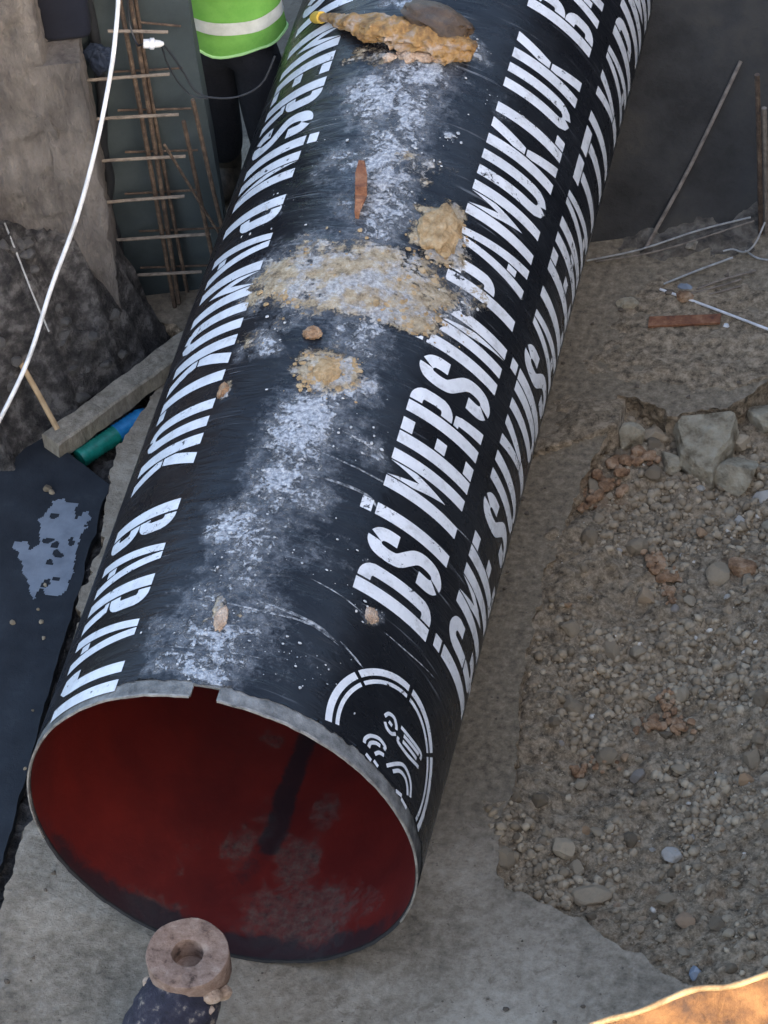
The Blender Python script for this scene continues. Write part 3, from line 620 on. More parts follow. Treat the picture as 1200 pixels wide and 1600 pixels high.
# crumpled yellow thing near the top
root = empty('crumpled_debris', on_pipe(-9, 3.4).tolist(), 'crumpled muddy yellow piece of debris with a narrow tip lying on top of the pipe', 'debris')
def dpath(pts): return np.array([on_pipe(t, s, h) for t, s, h in pts])
P = spline(dpath([(-38, 3.63, .026), (-31, 3.575, .026), (-24, 3.51, .028), (-16, 3.445, .032), (-7, 3.395, .036), (2, 3.365, .036), (10, 3.36, .034), (16, 3.38, .028), (18.5, 3.395, .02)]), 9)
rad = np.interp(np.linspace(0, 1, len(P)), [0, .12, .25, .4, .52, .62, .75, .88, .96, 1], [.02, .024, .04, .062, .066, .078, .08, .072, .05, .01])
v, f = tube(P, rad, 48); ax = np.repeat(P, 48, 0); q = v * np.array([1, 1, 1.6])
cr = np.abs(fbm(q, 9, 4, 80) - .5) * 2; fb = fbm(q, 26, 4, 81) - .5
v = ax + (v - ax) * (1.18 - 1.0 * cr + .8 * fb + .3 * (fbm(q, 60, 2, 82) - .5))[:, None]; v[:, 2] = ax[:, 2] + (v[:, 2] - ax[:, 2]) * .6
make('body', v, f, M_YEL, root, True)
v, f = tube(dpath([(-40, 3.645, .026), (-38.6, 3.635, .027), (-35.5, 3.61, .027)]), [.019, .025, .0245], 16); make('tip', v, f, M_YTIP, root, True)
# dark torn flap folded over the far right side
v, f = ico(4); v = v.copy(); v = v * (1 + .5 * (fbm(v, 2.2, 4, 84) - .5) - .25 * np.abs(fbm(v, 4.5, 3, 85) - .5))[:, None] * np.array([.15, .105, .06]); v = v @ rotm(-.35, 0, -.36).T
make('dark_flap', on_pipe(6.5, 3.455, .055) + v @ frame(7.5), f, M_BROWN, root, True)
for k in range(26):
    a = k / 25; t = -5 + 22 * a + random.uniform(-1.5, 1.5); s_ = 3.275 + .02 * math.sin(a * 3) + .09 * max(0, a - .6) / .4 + random.uniform(-.012, .03); z_ = random.uniform(.010, .034)
    v, f = rock(3, (z_ * random.uniform(.9, 1.5), z_, z_ * .7), 400 + k, .8, 1.9, 3); make('mud_lump', on_pipe(t, s_, z_ * .4) + v @ frame(t), f, M_PINKMUD, root)

# ================================================================== LEFT SIDE
# rebar mat in front of the wall
mat_r = empty('rebar_mat', wp(.03, 0, .1).tolist(), 'rusty rebar mat of bars and rungs standing before the left wall', 'rebar')
def bar(name, pts, r, mt, parent, n=7): v, f = tube(spline(pts, 4) if len(pts) > 2 else pts, r, n); return make(name, v, f, mt, parent, True)
for (a, b) in (((.0, 2.5), (.025, .0)), ((.05, 2.45), (.045, .02))): bar('upright', [wp(a[0], a[1], .085), wp((a[0] + b[0]) / 2 + .008, 1.2, .087), wp(b[0], b[1], .09)], .0095, M_RUST, mat_r)
bar('upright', [wp(.085, 2.4, .06), wp(.07, 1.2, .06), wp(.085, .05, .06)], .008, M_RUST, mat_r)
for (u0, z0, u1, z1) in ((-.05, 1.51, .18, 1.47), (-.2, 1.28, .16, 1.26), (-.19, 1.08, .17, 1.05), (-.19, .86, .17, .83), (-.22, .64, .14, .62), (-.19, .43, .22, .40), (-.21, .23, .16, .2), (-.16, 1.75, .2, 1.72)):
    bar('rung', [wp(u0, z0, .112), wp((u0 + u1) / 2, (z0 + z1) / 2 + .004, .115), wp(u1, z1, .112)], .0072, M_RUSTP, mat_r)
    if z0 < 1.6: bar('rung', [wp(u0 + .12, z0 - .02, .055), wp(u1 + .05, z1 - .025, .055)], .005, M_RUST, mat_r)
for k, (pts, lab) in enumerate((([wp(.185, 1.02, .12), wp(.205, .5, .115), wp(.225, .0, .11)], 'shorter thin dark rebar upright near the worker'), ([wp(.235, 1.14, .14), wp(.262, .6, .13), wp(.30, .0, .12)], 'taller thin dark rebar upright closest to the worker'))):
    tag(bar('rebar_rod', pts, .009, M_RUST, None), lab, 'rebar')
tag(bar('rebar_rod', [wp(.10, .98, .2), wp(.2, .62, .16), wp(.29, .3, .14), wp(.31, .1, .16)], .006, M_RUST, None), 'thin bent rebar crossing behind the two dark uprights', 'rebar')
# black hose hanging behind the mat
v, f = tube(spline([wp(-.13, 2.0, .03), wp(-.11, 1.5, .03), wp(-.12, 1.14, .03), wp(-.155, .87, .035), wp(-.15, .7, .035), wp(-.18, .53, .035), wp(-.165, .35, .04), wp(-.18, .1, .04), wp(-.15, -.02, .06)], 6), .021, 10); tag(make('black_hose', v, f, M_DARKHOSE, None, True), 'wavy black hose hanging down the left concrete wall', 'hose')
# blue cloth stuffed in the mat
v, f = rock(4, (.055, .035, .07), 33, .8, 1.6); o = make('blue_cloth', np.array(wp(-.1, 1.36, .09)) + v, f, M_BLUE); tag(o, 'crumpled dark blue cloth caught behind the rebar rungs', 'cloth')
# white plug with its cable
pl = empty('cable_connector', wp(.12, 1.535, .25).tolist(), 'small white cable connector hanging on the rebar mat', 'connector')
dx = (wp(.15, 1.53, .25) - wp(.09, 1.54, .25)); dx /= np.linalg.norm(dx)
v, f = lathe([(.001, -.034), (.018, -.033), (.019, -.01), (.023, -.008), (.023, .008), (.016, .01), (.014, .03), (.007, .045), (.001, .046)], wp(.12, 1.535, .25), dx, 16); make('housing', v, f, M_WHITE, pl, True)
v, f = tube(spline([wp(.16, 1.53, .25), wp(.195, 1.45, .25), wp(.225, 1.37, .255), wp(.265, 1.28, .27), wp(.35, 1.24, .27), wp(.44, 1.235, .26), wp(.52, 1.27, .24), wp(.58, 1.36, .2)], 6), .0042, 6); make('cable', v, f, M_DARKHOSE, pl, True)
v, f = tube(spline([wp(.085, 1.54, .25), wp(.06, 1.5, .2), wp(.04, 1.56, .14), wp(.05, 1.7, .12)], 6), .0042, 6); make('cable', v, f, M_DARKHOSE, pl, True)
v, f = tube(spline([wp(.155, 1.525, .25), wp(.165, 1.42, .24), wp(.2, 1.31, .24), wp(.245, 1.25, .25), wp(.3, 1.24, .262)], 6), .0035, 6); make('cable', v, f, M_DARKHOSE, pl, True)
# rough concrete block with stepped top
def blockpoly(name, prof, off0, off1, mt, st=.022):
    """profile extruded from off0 to off1, front face gridded and roughened"""
    us = [p[0] for p in prof]; zs = [p[1] for p in prof]
    return us, zs
def rough_prism(u0, u1, z0, z1, o0, o1, st, amp, seed):
    mb = MB(); nu = max(2, int((u1 - u0) / st)); nz = max(2, int((z1 - z0) / st)); no = max(2, int((o0 - o1) / st))
    def put(fn, a, b):
        vv = np.array([fn(i / (a - 1), j / (b - 1)) for j in range(b) for i in range(a)]); mb.add(vv, grid(a, b))
    L = lambda a, b, t: a + (b - a) * t
    put(lambda s, t: wp(L(u0, u1, s), L(z0, z1, t), o0), nu, nz)
    put(lambda s, t: wp(u1, L(z0, z1, t), L(o0, o1, s)), no, nz)
    put(lambda s, t: wp(L(u0, u1, s), z1, L(o0, o1, t)), nu, no)
    put(lambda s, t: wp(L(u1, u0, s), L(z0, z1, t), o1), nu, nz)
    put(lambda s, t: wp(u0, L(z0, z1, t), L(o1, o0, s)), no, nz)
    v = np.array(mb.v); d = np.stack([fbm(v, 6, 4, seed + k) - .5 for k in range(3)], 1) * amp + np.stack([fbm(v, 28, 3, seed + 9 + k) - .5 for k in range(3)], 1) * amp * .4
    return v + d, mb.f
blk = empty('concrete_block', wp(-.8, 0, .2).tolist(), 'rough pale brown concrete block with a stepped top behind the soil bank', 'concrete block')
v, f = rough_prism(-1.6, -.295, -.1, 2.2, .35, .06, .02, .07, 90); make('tall_part', v, f, M_BLOCK, blk, True)
v, f = rough_prism(-.33, -.165, -.1, 1.56, .345, .05, .025, .06, 95); make('low_part', v, f, M_BLOCK, blk, True)
# navy container standing on the step
cn = empty('navy_container', wp(-.2, 1.56, .15).tolist(), 'dark navy plastic container standing on the step of the concrete block', 'container')
v, f = box(wp(-.205, 1.83, .14), (WD, WN, (0, 0, 1)), (.10, .075, .27), .03); make('body', v, f, M_NAVY, cn, True)
v, f = box(wp(-.205, 2.12, .14), (WD, WN, (0, 0, 1)), (.05, .018, .035), .012); make('handle', v, f, M_NAVY, cn, True)
v, f = lathe([(.001, .05), (.035, .05), (.035, 0), (.001, 0)], wp(-.15, 2.1, .14), (0, 0, 1), 16); make('cap', v, f, M_DARKHOSE, cn, False)
# orange-brown timber post at the far left
v, f = box(wp(-.62, .62, .44), (WD, WN, (0, 0, 1)), (.028, .03, .42), .004); tag(make('timber_post', v, f, M_PLATERUST), 'rust brown upright post at the left edge before the concrete block', 'post')
# soil stones in the bank
STN = []
for k in range(9):
    v, f = rock(2, (1.2, 1.0, .8), 100 + k, .3, 1.4, 12); me = bpy.data.meshes.new('stone'); me.from_pydata(v.tolist(), [], f.tolist()); me.materials.append(M_STONEO); STN.append(me)
STD = []
for me in STN:
    m2 = me.copy(); m2.materials.clear(); m2.materials.append(M_BANKST); STD.append(m2)
def stone_child(parent, p, s, name='stone', mt=None):
    o = bpy.data.objects.new(name, random.choice(STD if parent is bank else STN)); COL.objects.link(o); o.parent = parent; o.location = p; o.scale = (s, s * random.uniform(.8, 1.2), s * random.uniform(.7, 1.1))
    o.rotation_euler = (random.uniform(-.6, .6), random.uniform(-.6, .6), random.uniform(0, 6.28)); return o
deps = None
def bank_h(x, y):
    v = bank.data.vertices; nxs = int(round((-.84 + 3.2) / .0165)) + 1
    i = int(round((x + 3.2) / .0165)); j = int(round((y + 1.2) / .0165)); k = min(max(j * nxs + i, 0), len(v) - 1); return v[k].co.z
NXB = len(np.arange(-3.2, -.84 + 1e-6, .0165))
def bank_h(x, y):
    i = int(round((x + 3.2) / .0165)); j = int(round((y + 1.2) / .0165)); return bank.data.vertices[min(j * NXB + i, len(bank.data.vertices) - 1)].co.z
for k in range(70):
    x = random.uniform(-1.85, -1.1); y = random.uniform(2.4, 2.95)
    if (x - BL0[0]) * bn[0] + (y - BL0[1]) * bn[1] < .03: continue
    stone_child(bank, (x, y, bank_h(x, y) + .002), random.uniform(.012, .04))
# timber beam
bm_ = empty('timber_beam', (-1.33, 2.27, .06), 'weathered grey timber beam lying from the black plate to the floor slab', 'beam')
a = np.array([-1.37, 2.33, .03]); b = np.array([-.90, 3.02, .066]); ax = (b - a) / np.linalg.norm(b - a); sd_ = np.cross([0, 0, 1], ax)
L = np.linalg.norm(b - a); nn = 34; V = []
pr = [(-.045, -.045), (.045, -.045), (.05, .04), (.042, .047), (-.042, .047), (-.05, .038)]
for i in range(nn):
    for s_, z_ in pr: V.append(a + ax * L * i / (nn - 1) + sd_ * s_ + np.array([0, 0, z_ + .0]))
V = np.array(V); V += np.stack([fbm(V, 16, 3, 130 + k) - .5 for k in range(3)], 1) * .022
F = grid(6, nn, True) + [tuple(range(5, -1, -1)), tuple(range((nn - 1) * 6, nn * 6))]
make('beam', V, F, M_TIMBER, bm_)
# wooden stick
tag(bar('wooden_stick', [(-1.33, 2.34, .135), (-1.46, 2.45, .32), (-1.72, 2.66, .66)], .012, M_STICK, None), 'thin pale wooden stick leaning from the beam end onto the soil bank', 'stick')
tag(bar('wire', [(-1.36, 2.52, .5), (-1.42, 2.58, .62), (-1.5, 2.68, .76), (-1.56, 2.76, .84)], .004, M_WIRE, None), 'thin grey wire trailing down the soil bank', 'wire')
# teal and blue bottle in the pocket
bt = empty('plastic_bottle', (-1.22, 2.53, -.16), 'teal and blue plastic bottle lying in the gap under the timber beam', 'bottle')
a = np.array([-1.27, 2.355, -.045]); b = np.array([-1.05, 2.66, -.045]); ax = (b - a) / np.linalg.norm(b - a); Lb = np.linalg.norm(b - a)
pr = [(.001, 0), (.04, .002), (.042, .015)]
for k in range(10): pr += [(.042, .03 + k * .016), (.0385, .038 + k * .016)]
v, f = lathe(pr + [(.042, .195)], a, ax, 24); make('lower_body', v, f, M_TEAL, bt, True)
pr = [(.0422, .19)] + [q for k in range(6) for q in ((.0425, .2 + k * .018), (.039, .209 + k * .018))] + [(.042, .315), (.03, .35), (.016, .36), (.016, .375)]
v, f = lathe(pr, a, ax, 24); make('upper_body', v, f, M_CYAN, bt, True)
v, f = lathe([(.018, .372), (.018, .392), (.001, .393)], a, ax, 20); make('cap', v, f, M_WHITE, bt, True)
# black plate with pale splash
plt = empty('black_plate', (-1.6, 1, -.05), 'flat black plate with a pale splash lying left of the pipe', 'plate')
PL = [(-.985, -1.0), (-.99, .4), (-1.03, 1.0), (-1.06, 1.6), (-1.085, 2.0), (-1.09, 2.195), (-1.16, 2.24), (-1.4, 2.39), (-1.62, 2.53), (-2.6, 3.0), (-2.9, 1.0), (-2.7, -1.0)]
pts = []
for p, q in zip(PL, PL[1:] + PL[:1]):
    n_ = max(1, int(math.dist(p, q) / .04)) 
    for k in range(n_):
        t = k / n_; pts.append((p[0] + (q[0] - p[0]) * t, p[1] + (q[1] - p[1]) * t, 0))
P = np.array(pts); P[:, 0] += (fbm(P, 14, 3, 140) - .5) * .03; P[:, 1] += (fbm(P, 14, 3, 141) - .5) * .03
n = len(P); Vt = P.copy(); Vt[:, 2] = .004; Vb = P.copy(); Vb[:, 2] = -.03
make('sheet', np.vstack([Vt, Vb]), [tuple(range(n - 1, -1, -1))] + [(i, (i + 1) % n, (i + 1) % n + n, i + n) for i in range(n)], M_PLATE, plt)
sp = [(-1.285, 2.075), (-1.25, 2.09), (-1.2, 2.07), (-1.175, 1.98), (-1.15, 2.06), (-1.12, 2.0), (-1.11, 1.93), (-1.13, 1.86), (-1.12, 1.77), (-1.1, 1.68), (-1.11, 1.60), (-1.13, 1.575), (-1.18, 1.57), (-1.21, 1.6), (-1.225, 1.545), (-1.25, 1.56), (-1.28, 1.63), (-1.325, 1.69), (-1.345, 1.77), (-1.38, 1.79), (-1.385, 1.84), (-1.345, 1.85), (-1.325, 1.8), (-1.29, 1.84), (-1.3, 1.93), (-1.32, 1.97), (-1.3, 2.02)]
# pale splash: fine cell mask with holes
xs = np.arange(-1.42, -1.07, .006); ys = np.arange(1.5, 2.12, .006); Xg, Yg = np.meshgrid(xs, ys); Pn = np.stack([Xg.ravel(), Yg.ravel(), 0 * Xg.ravel()], 1)
wx = Xg.ravel() + (fbm(Pn, 22, 3, 150) - .5) * .05; wy = Yg.ravel() + (fbm(Pn, 22, 3, 151) - .5) * .05
ins = np.zeros(len(wx), bool); sp_ = np.array(sp)
for (x0, y0), (x1, y1) in zip(sp_, np.roll(sp_, -1, 0)):
    c_ = ((y0 > wy) != (y1 > wy)); xi = (x1 - x0) * (wy - y0) / (y1 - y0 + 1e-12) + x0; ins ^= c_ & (wx < xi)
for hx, hy, hr in ((-1.225, 1.83, .017), (-1.19, 1.79, .022), (-1.2, 1.63, .018), (-1.26, 1.99, .014), (-1.26, 1.86, .012), (-1.17, 1.66, .013), (-1.16, 1.87, .01), (-1.22, 1.74, .008)): ins &= np.hypot(wx - hx, (wy - hy)) > hr
nxs = len(xs); I = ins.reshape(len(ys), nxs); mb = []; 
F = [(j * nxs + i, j * nxs + i + 1, (j + 1) * nxs + i + 1, (j + 1) * nxs + i) for j in range(len(ys) - 1) for i in range(nxs - 1) if I[j, i] and I[j, i + 1] and I[j + 1, i] and I[j + 1, i + 1]]
used = sorted({q for p in F for q in p}); mp = {q: k for k, q in enumerate(used)}
make('pale_splash', [(Pn[q, 0], Pn[q, 1], .007) for q in used], [tuple(mp[q] for q in p) for p in F], M_SPLASH, plt)
for k, (x, y, s_) in enumerate([(-1.33, 2.13, .022), (-1.31, 2.115, .014), (-1.2, 1.63, .009), (-1.16, 1.44, .011), (-1.19, 1.5, .008), (-1.27, 1.42, .012), (-1.13, 1.36, .010), (-1.02, .72, .009), (-1.25, 1.05, .008), (-1.07, 1.0, .007)]):
    o = stone_child(plt, (x + 1.6, y - 1, .054 + s_ * .4), s_, 'crumb')

# white cable crossing in front
v, f = tube(spline([(-.97, 2.98, 2.6), (-.958, 2.92, 2.25), (-.959, 2.865, 2.0), (-.961, 2.749, 1.85), (-.984, 2.666, 1.7), (-1.025, 2.526, 1.5), (-1.101, 2.398, 1.25), (-1.202, 2.261, 1.0), (-1.269, 2.072, .8), (-1.375, 1.927, .6), (-1.552, 1.832, .3), (-1.7, 1.74, .03), (-1.95, 1.6, .02), (-2.4, 1.5, .02)], 10), .0088, 10)
tag(make('white_cable', v, f, M_WHITE, None, True), 'long white cable hanging down past the rebar mat at the left', 'cable')

# ================================================================== WORKER
wk = empty('person', (-.945, 4.0, 0), 'person in a bright green reflective vest and dark trousers standing behind the pipe', 'person')
def skinmesh(name, verts, edges, radii, mt, root_i=0, sub=2):
    me = bpy.data.meshes.new(name); off = parent_off(wk); me.from_pydata([tuple(np.array(q) - 0) for q in verts], edges, []); o = bpy.data.objects.new(name, me); COL.objects.link(o)
    md = o.modifiers.new('skin', 'SKIN'); md.use_smooth_shade = True
    for i, r in enumerate(radii):
        sv_ = me.skin_vertices[0].data[i]; sv_.radius = (r if isinstance(r, tuple) else (r, r)); sv_.use_root = (i == root_i)
    sb = o.modifiers.new('sub', 'SUBSURF'); sb.levels = sub; sb.render_levels = sub
    dg = bpy.context.evaluated_depsgraph_get(); ev = o.evaluated_get(dg); m2 = bpy.data.meshes.new_from_object(ev); bpy.data.objects.remove(o)
    m2.name = name; m2.materials.clear(); m2.materials.append(mt); m2.polygons.foreach_set('use_smooth', [True] * len(m2.polygons))
    o2 = bpy.data.objects.new(name, m2); COL.objects.link(o2); o2.parent = wk; return o2
# body: skeleton in local coords (facing -y), arms bent forward holding nothing
bv = [(0, 0, .96), (0, .01, 1.15), (0, .015, 1.32), (0, 0, 1.47), (0, -.015, 1.56), (0, -.025, 1.66), (0, -.015, 1.74),
      (-.17, .01, 1.43), (-.245, .03, 1.2), (-.17, -.15, 1.36), (-.12, -.2, 1.4), (.17, .01, 1.43), (.245, .03, 1.2), (.17, -.15, 1.36), (.12, -.2, 1.4),
      (-.09, 0, .9), (-.10, -.01, .48), (-.11, .02, .09), (.09, 0, .9), (.105, -.03, .48), (.12, .01, .09), (-.11, -.10, .045), (.12, -.12, .045)]
be = [(0, 1), (1, 2), (2, 3), (3, 4), (4, 5), (5, 6), (2, 7), (7, 8), (8, 9), (9, 10), (2, 11), (11, 12), (12, 13), (13, 14), (0, 15), (15, 16), (16, 17), (0, 18), (18, 19), (19, 20), (17, 21), (20, 22)]
br = [(.15, .10), (.14, .10), (.15, .10), .06, .055, .085, .075, .06, .045, .035, .03, .06, .045, .035, .03, .085, .055, .04, .085, .055, .04, .035, .035]
skinmesh('body', bv, be, br, M_SKIN)
tv = [(0, 0, .94), (0, .0, .86), (-.10, 0, .78), (-.105, -.015, .5), (-.11, .015, .12), (.10, 0, .78), (.11, -.035, .5), (.118, .01, .12)]
skinmesh('trousers', tv, [(0, 1), (1, 2), (2, 3), (3, 4), (1, 5), (5, 6), (6, 7)], [(.185, .14), (.175, .14), .125, .105, .095, .125, .105, .095], M_TROU)
wl = np.array([-.945, 4.0, 0])
def lp(p): return wl + np.array(p)
def ell(levels, n=48, wav=0, seed=0):
    V = []
    for (z, a, b, cy) in levels:
        for i in range(n):
            t = 2 * math.pi * i / n; q = 1 + wav * math.sin(3 * t + seed) + wav * .6 * math.sin(7 * t + 1 + z * 6)
            V.append(lp((a * q * math.cos(t), cy + b * q * math.sin(t), z)))
    return np.array(V), grid(n, len(levels), True)
def hem(V, lo, hi, n=48):
    for k in range(n):
        t = 2 * math.pi * k / n; V[k, 2] += .018 * math.sin(t * 2 + 2.2) + .008 * math.sin(5 * t) - .022 * math.cos(t - .3)
    return V
lev = [(.875, .235, .178, 0), (.92, .232, .175, 0), (.98, .226, .168, 0), (1.05, .218, .16, .0), (1.15, .215, .155, .01), (1.3, .225, .15, .015), (1.42, .2, .125, .015), (1.49, .12, .09, .0)]
V, F = ell(lev, 48, .018); V = hem(V, 0, 0); V[:, :2] += (np.stack([fbm(V * np.array([1, 1, .35]), 14, 3, 90 + k) - .5 for k in range(2)], 1)) * .03; vest = make('vest', V, F, M_GREENV, wk, True)
Vh = V[:48]; path = np.vstack([Vh, Vh[:1]]); v, f = tube(path, .007, 6, False); make('hem_piping', v, f, M_PIPING, vest, True)
for z0 in (1.0, 1.2):
    V2, F2 = ell([(z0 - .03, .2305, .1745, 0), (z0, .2285, .1725, 0), (z0 + .03, .2265, .1695, 0)], 48, .018)
    V2[:, 2] -= np.tile([.012 * math.cos(2 * math.pi * k / 48 - .3) for k in range(48)], 3); make('reflective_band', V2, F2, M_REFL, vest, True)
for s_ in (-1, 1):   # sleeves, boots
    v, f = tube(spline([lp((s_ * .15, .012, 1.43)), lp((s_ * .21, .015, 1.3)), lp((s_ * .247, .03, 1.19)), lp((s_ * .215, -.08, 1.28)), lp((s_ * .17, -.15, 1.36))], 5), np.interp(np.linspace(0, 1, 21), [0, .3, .6, 1], [.08, .07, .06, .045]), 14); make('sleeve', v, f, M_TROU, wk, True)
    x0 = -.108 if s_ < 0 else .118; y0 = .015 if s_ < 0 else .01
    v, f = tube([lp((x0, y0 + .02, .2)), lp((x0, y0 + .015, .1)), lp((x0, y0, .06)), lp((x0, y0 - .07, .05)), lp((x0, y0 - .15, .042)), lp((x0, y0 - .19, .035))], [.068, .062, .06, .055, .048, .02], 14); make('boot', v, f, M_BOOT, wk, True)
    for k in range(5):  # curled fingers
        hz_ = 1.44 - .017 * k; v, f = tube(spline([lp((s_ * .12, -.20, hz_)), lp((s_ * .085, -.235 + .006 * abs(k - 2), hz_)), lp((s_ * .055, -.23, hz_ - .004)), lp((s_ * .06, -.20, hz_ - .006))], 4), .0088, 8); make('finger', v, f, M_SKIN, wk, True)
v, f = ico(3); v = v.copy(); hd = lp((0, -.02, 1.665)); hv = v[:, 2] > -.1
make('hair', hd + v * np.array([.092, .105, .112]) * np.where((v[:, 1] < -.35) & (v[:, 2] < .45), .86, 1)[:, None] + np.array([0, .012, .02]), f, M_HAIR, wk, True)
v2, f2 = rock(2, (.016, .025, .022), 7, .1); make('nose', lp((0, -.125, 1.655)) + v2, f2, M_SKIN, wk, True)
for s_ in (-1, 1):
    make('ear', lp((s_ * .093, -.015, 1.655)) + v2 * np.array([.8, 1, 1.4]), f2, M_SKIN, wk, True); make('eye', lp((s_ * .034, -.105, 1.68)) + v2 * np.array([.9, .4, .5]), f2, M_HAIR, wk, True)
make('mouth', lp((0, -.108, 1.61)) + v2 * np.array([1.6, .4, .25]), f2, M_PLATERUST, wk, True)

# ================================================================== RIGHT SIDE: bars, wires, rusty offcut
tag(bar('leaning_rebar', [(.788, 3.80, .012), (.929, 4.143, .19), (1.085, 4.512, .455)], .0085, M_RUSTP, None), 'thin pale rebar leaning against the right wall', 'rebar')
for k, (u, z, mt, lab) in enumerate(((2.475, .86, M_RUST, 'tallest rusty upright rebar at the right edge of the picture'), (2.50, .68, M_RUSTP, 'paler shorter upright rebar second from the tallest at the right edge'), (2.53, .69, M_RUST, 'rightmost rusty upright rebar by the wall'))):
    tag(bar('upright_rebar', [wp(u, 0, .07), wp(u + .002, z / 2, .07), wp(u, z, .068)], .011, mt, None), lab, 'rebar')
WR = [([(.56, 3.70, .012), (.77, 3.775, .03), (1.0, 3.89, .06), (1.21, 3.93, .12)], .006, M_WIRE, 'long grey wire lying along the foot of the right wall'),
      ([(.60, 3.70, .012), (.86, 3.76, .05), (1.23, 3.90, .13)], .005, M_RUSTP, 'brownish thin rod just in front of the long wire by the wall'),
      ([(1.11, 3.82, .02), (1.15, 3.83, .025), (1.2, 3.825, .02), (1.24, 3.85, .05), (1.27, 3.93, .1)], .006, M_WIRE, 'bent pale wire end sticking up near the upright bars'),
      ([(1.2, 3.84, .015), (1.26, 3.80, .015), (1.34, 3.79, .02)], .006, M_WIRE, 'short curled wire below the upright bars'),
      ([(.90, 3.60, .014), (1.03, 3.70, .016), (1.158, 3.776, .03)], .0065, M_WIRE, 'straight pale rod in the middle of the scattered wires'),
      ([(.89, 3.568, .014), (1.083, 3.497, .016), (1.365, 3.376, .03), (1.6, 3.29, .03)], .0085, M_WHITE, 'bright pale wire running down to the right picture edge'),
      ([(1.04, 3.591, .012), (1.14, 3.66, .014), (1.26, 3.723, .016)], .007, M_RUSTP, 'upper of three pale thin sticks by the right edge'),
      ([(1.02, 3.565, .01), (1.13, 3.62, .012), (1.21, 3.67, .013)], .006, M_RUSTP, 'middle of three pale thin sticks by the right edge'),
      ([(1.03, 3.54, .009), (1.13, 3.585, .011), (1.215, 3.63, .013)], .005, M_RUSTP, 'lowest of three pale thin sticks by the right edge')]
for pts, r, mt, lab in WR: tag(bar('wire' if mt is not M_RUSTP else 'thin_stick', pts, r * .7, mt, None), lab, 'wire' if mt is not M_RUSTP else 'stick')
v, f = box((1.02, 3.395, .016), ((1, .18, 0), (-.18, 1, 0), (0, 0, 1)), (.145, .028, .007), .002); v = np.array(v); v += np.stack([fbm(v, 20, 2, 160 + k) - .5 for k in range(3)], 1) * .012
tag(make('rusty_offcut', v, f, M_PLATERUST), 'flat red rusty steel offcut lying on the floor below the wires', 'steel offcut')
for k, (x, y, s_, lab) in enumerate([(.93, 3.56, .03, 'dark stone at the inner end of the bright wire'), (1.0, 3.53, .045, 'brown lump between the bright wire and the rusty offcut'), (.99, 3.60, .03, 'pale blue grey stone beside the bright wire'), (.77, 3.47, .045, 'muddy lump on the floor left of the rusty offcut'), (1.19, 3.40, .016, 'tiny white pebble right of the rusty offcut'), (.97, 3.845, .04, 'brown lump against the foot of the right wall')]):
    v, f = rock(3, (s_, s_ * .75, s_ * .45), 170 + k, .6, 1.6, 10); tag(make('loose_stone', np.array([x, y, s_ * .3]) + v, f, (M_CRUMB, M_CLAY, M_SPLASH, M_ROCK, M_WHITE, M_TIMBER)[k]), lab, 'stone')

# ================================================================== GRAVEL
def bz(x, y): return float(bed_z(np.array([x]), np.array([y]))[0])
BIG = [
       (1.075, 2.72, .045, .05, .045, 8, M_ROCK, 'egg sized tan stone beside the biggest rock'),
       (1.33, 2.69, .10, .085, .06, 11, M_ROCK, 'lumpy pale rock right of the biggest rock'),
       (1.42, 3.0, .075, .07, .06, 15, M_ROCK, 'pale rock in the right corner of the broken slab edge'),
       (1.32, 2.87, .045, .04, .035, 16, M_STONEO, 'flat brown stone between the two pale rocks'),
       (1.36, 2.13, .055, .05, .035, 17, M_STONEO, 'large rounded stone right of the upper orange clay'),
       (1.44, 2.18, .05, .045, .035, 18, M_CLAY, 'tan stone touching the large rounded stone'),
       (1.02, .70, .045, .05, .028, 19, M_STONEO, 'oval pale stone near the lower slab corner'),
       (1.42, .75, .038, .03, .025, 20, M_STONEO, 'grey brown stone midway in the lower gravel'),
       (1.16, .52, .06, .05, .035, 22, M_STONEO, 'brown stone sunk at the lower slab edge'),
       (1.59, .2, .022, .035, .02, 23, M_SPLASH, 'pale grey stone beside the sunlit rusty sheet'),
       (.90, 2.78, .06, .05, .05, 24, M_ROCK, 'broken concrete lump in the upper slab corner'),
       (.98, 2.85, .04, .035, .03, 25, M_STONEO, 'small grey stone in the upper slab corner'),
       (1.53, 2.45, .05, .045, .035, 26, M_ROCK, 'pale stone at the right edge of the gravel')]
OL = np.array([(1.073, 2.858), (1.091, 2.881), (1.183, 2.901), (1.302, 2.929), (1.315, 2.89), (1.308, 2.798), (1.27, 2.722), (1.256, 2.63), (1.202, 2.653), (1.118, 2.722), (1.082, 2.808)])
cO = OL.mean(0); V = []; lv = [(.0, -.0), (.93, -.0), (1.0, -.02), (1.04, -.06), (.96, -.14)]
for sc_, dz in lv[1:]:
    for q in OL: p_ = cO + (q - cO) * sc_; V.append((p_[0], p_[1] - (.0 if dz > -.03 else .012), .0 + dz + (q[1] - 2.9) * .22))
V = np.array(V); V += np.stack([fbm(V, 26, 3, 340 + k) - .5 for k in range(3)], 1) * .028
n_ = len(OL); top = len(V); V = np.vstack([V, [[cO[0], cO[1], .012 + (cO[1] - 2.9) * .22]]])
F = [(top, (i + 1) % n_, i) for i in range(n_)] + [tuple(q) for q in grid(n_, 4, True)]
bm2 = bmesh.new(); vv = [bm2.verts.new(p_) for p_ in V]
for q in F: bm2.faces.new([vv[i] for i in q])
bmesh.ops.triangulate(bm2, faces=bm2.faces[:]); bmesh.ops.subdivide_edges(bm2, edges=bm2.edges[:], cuts=2, use_grid_fill=True); bm2.verts.index_update()
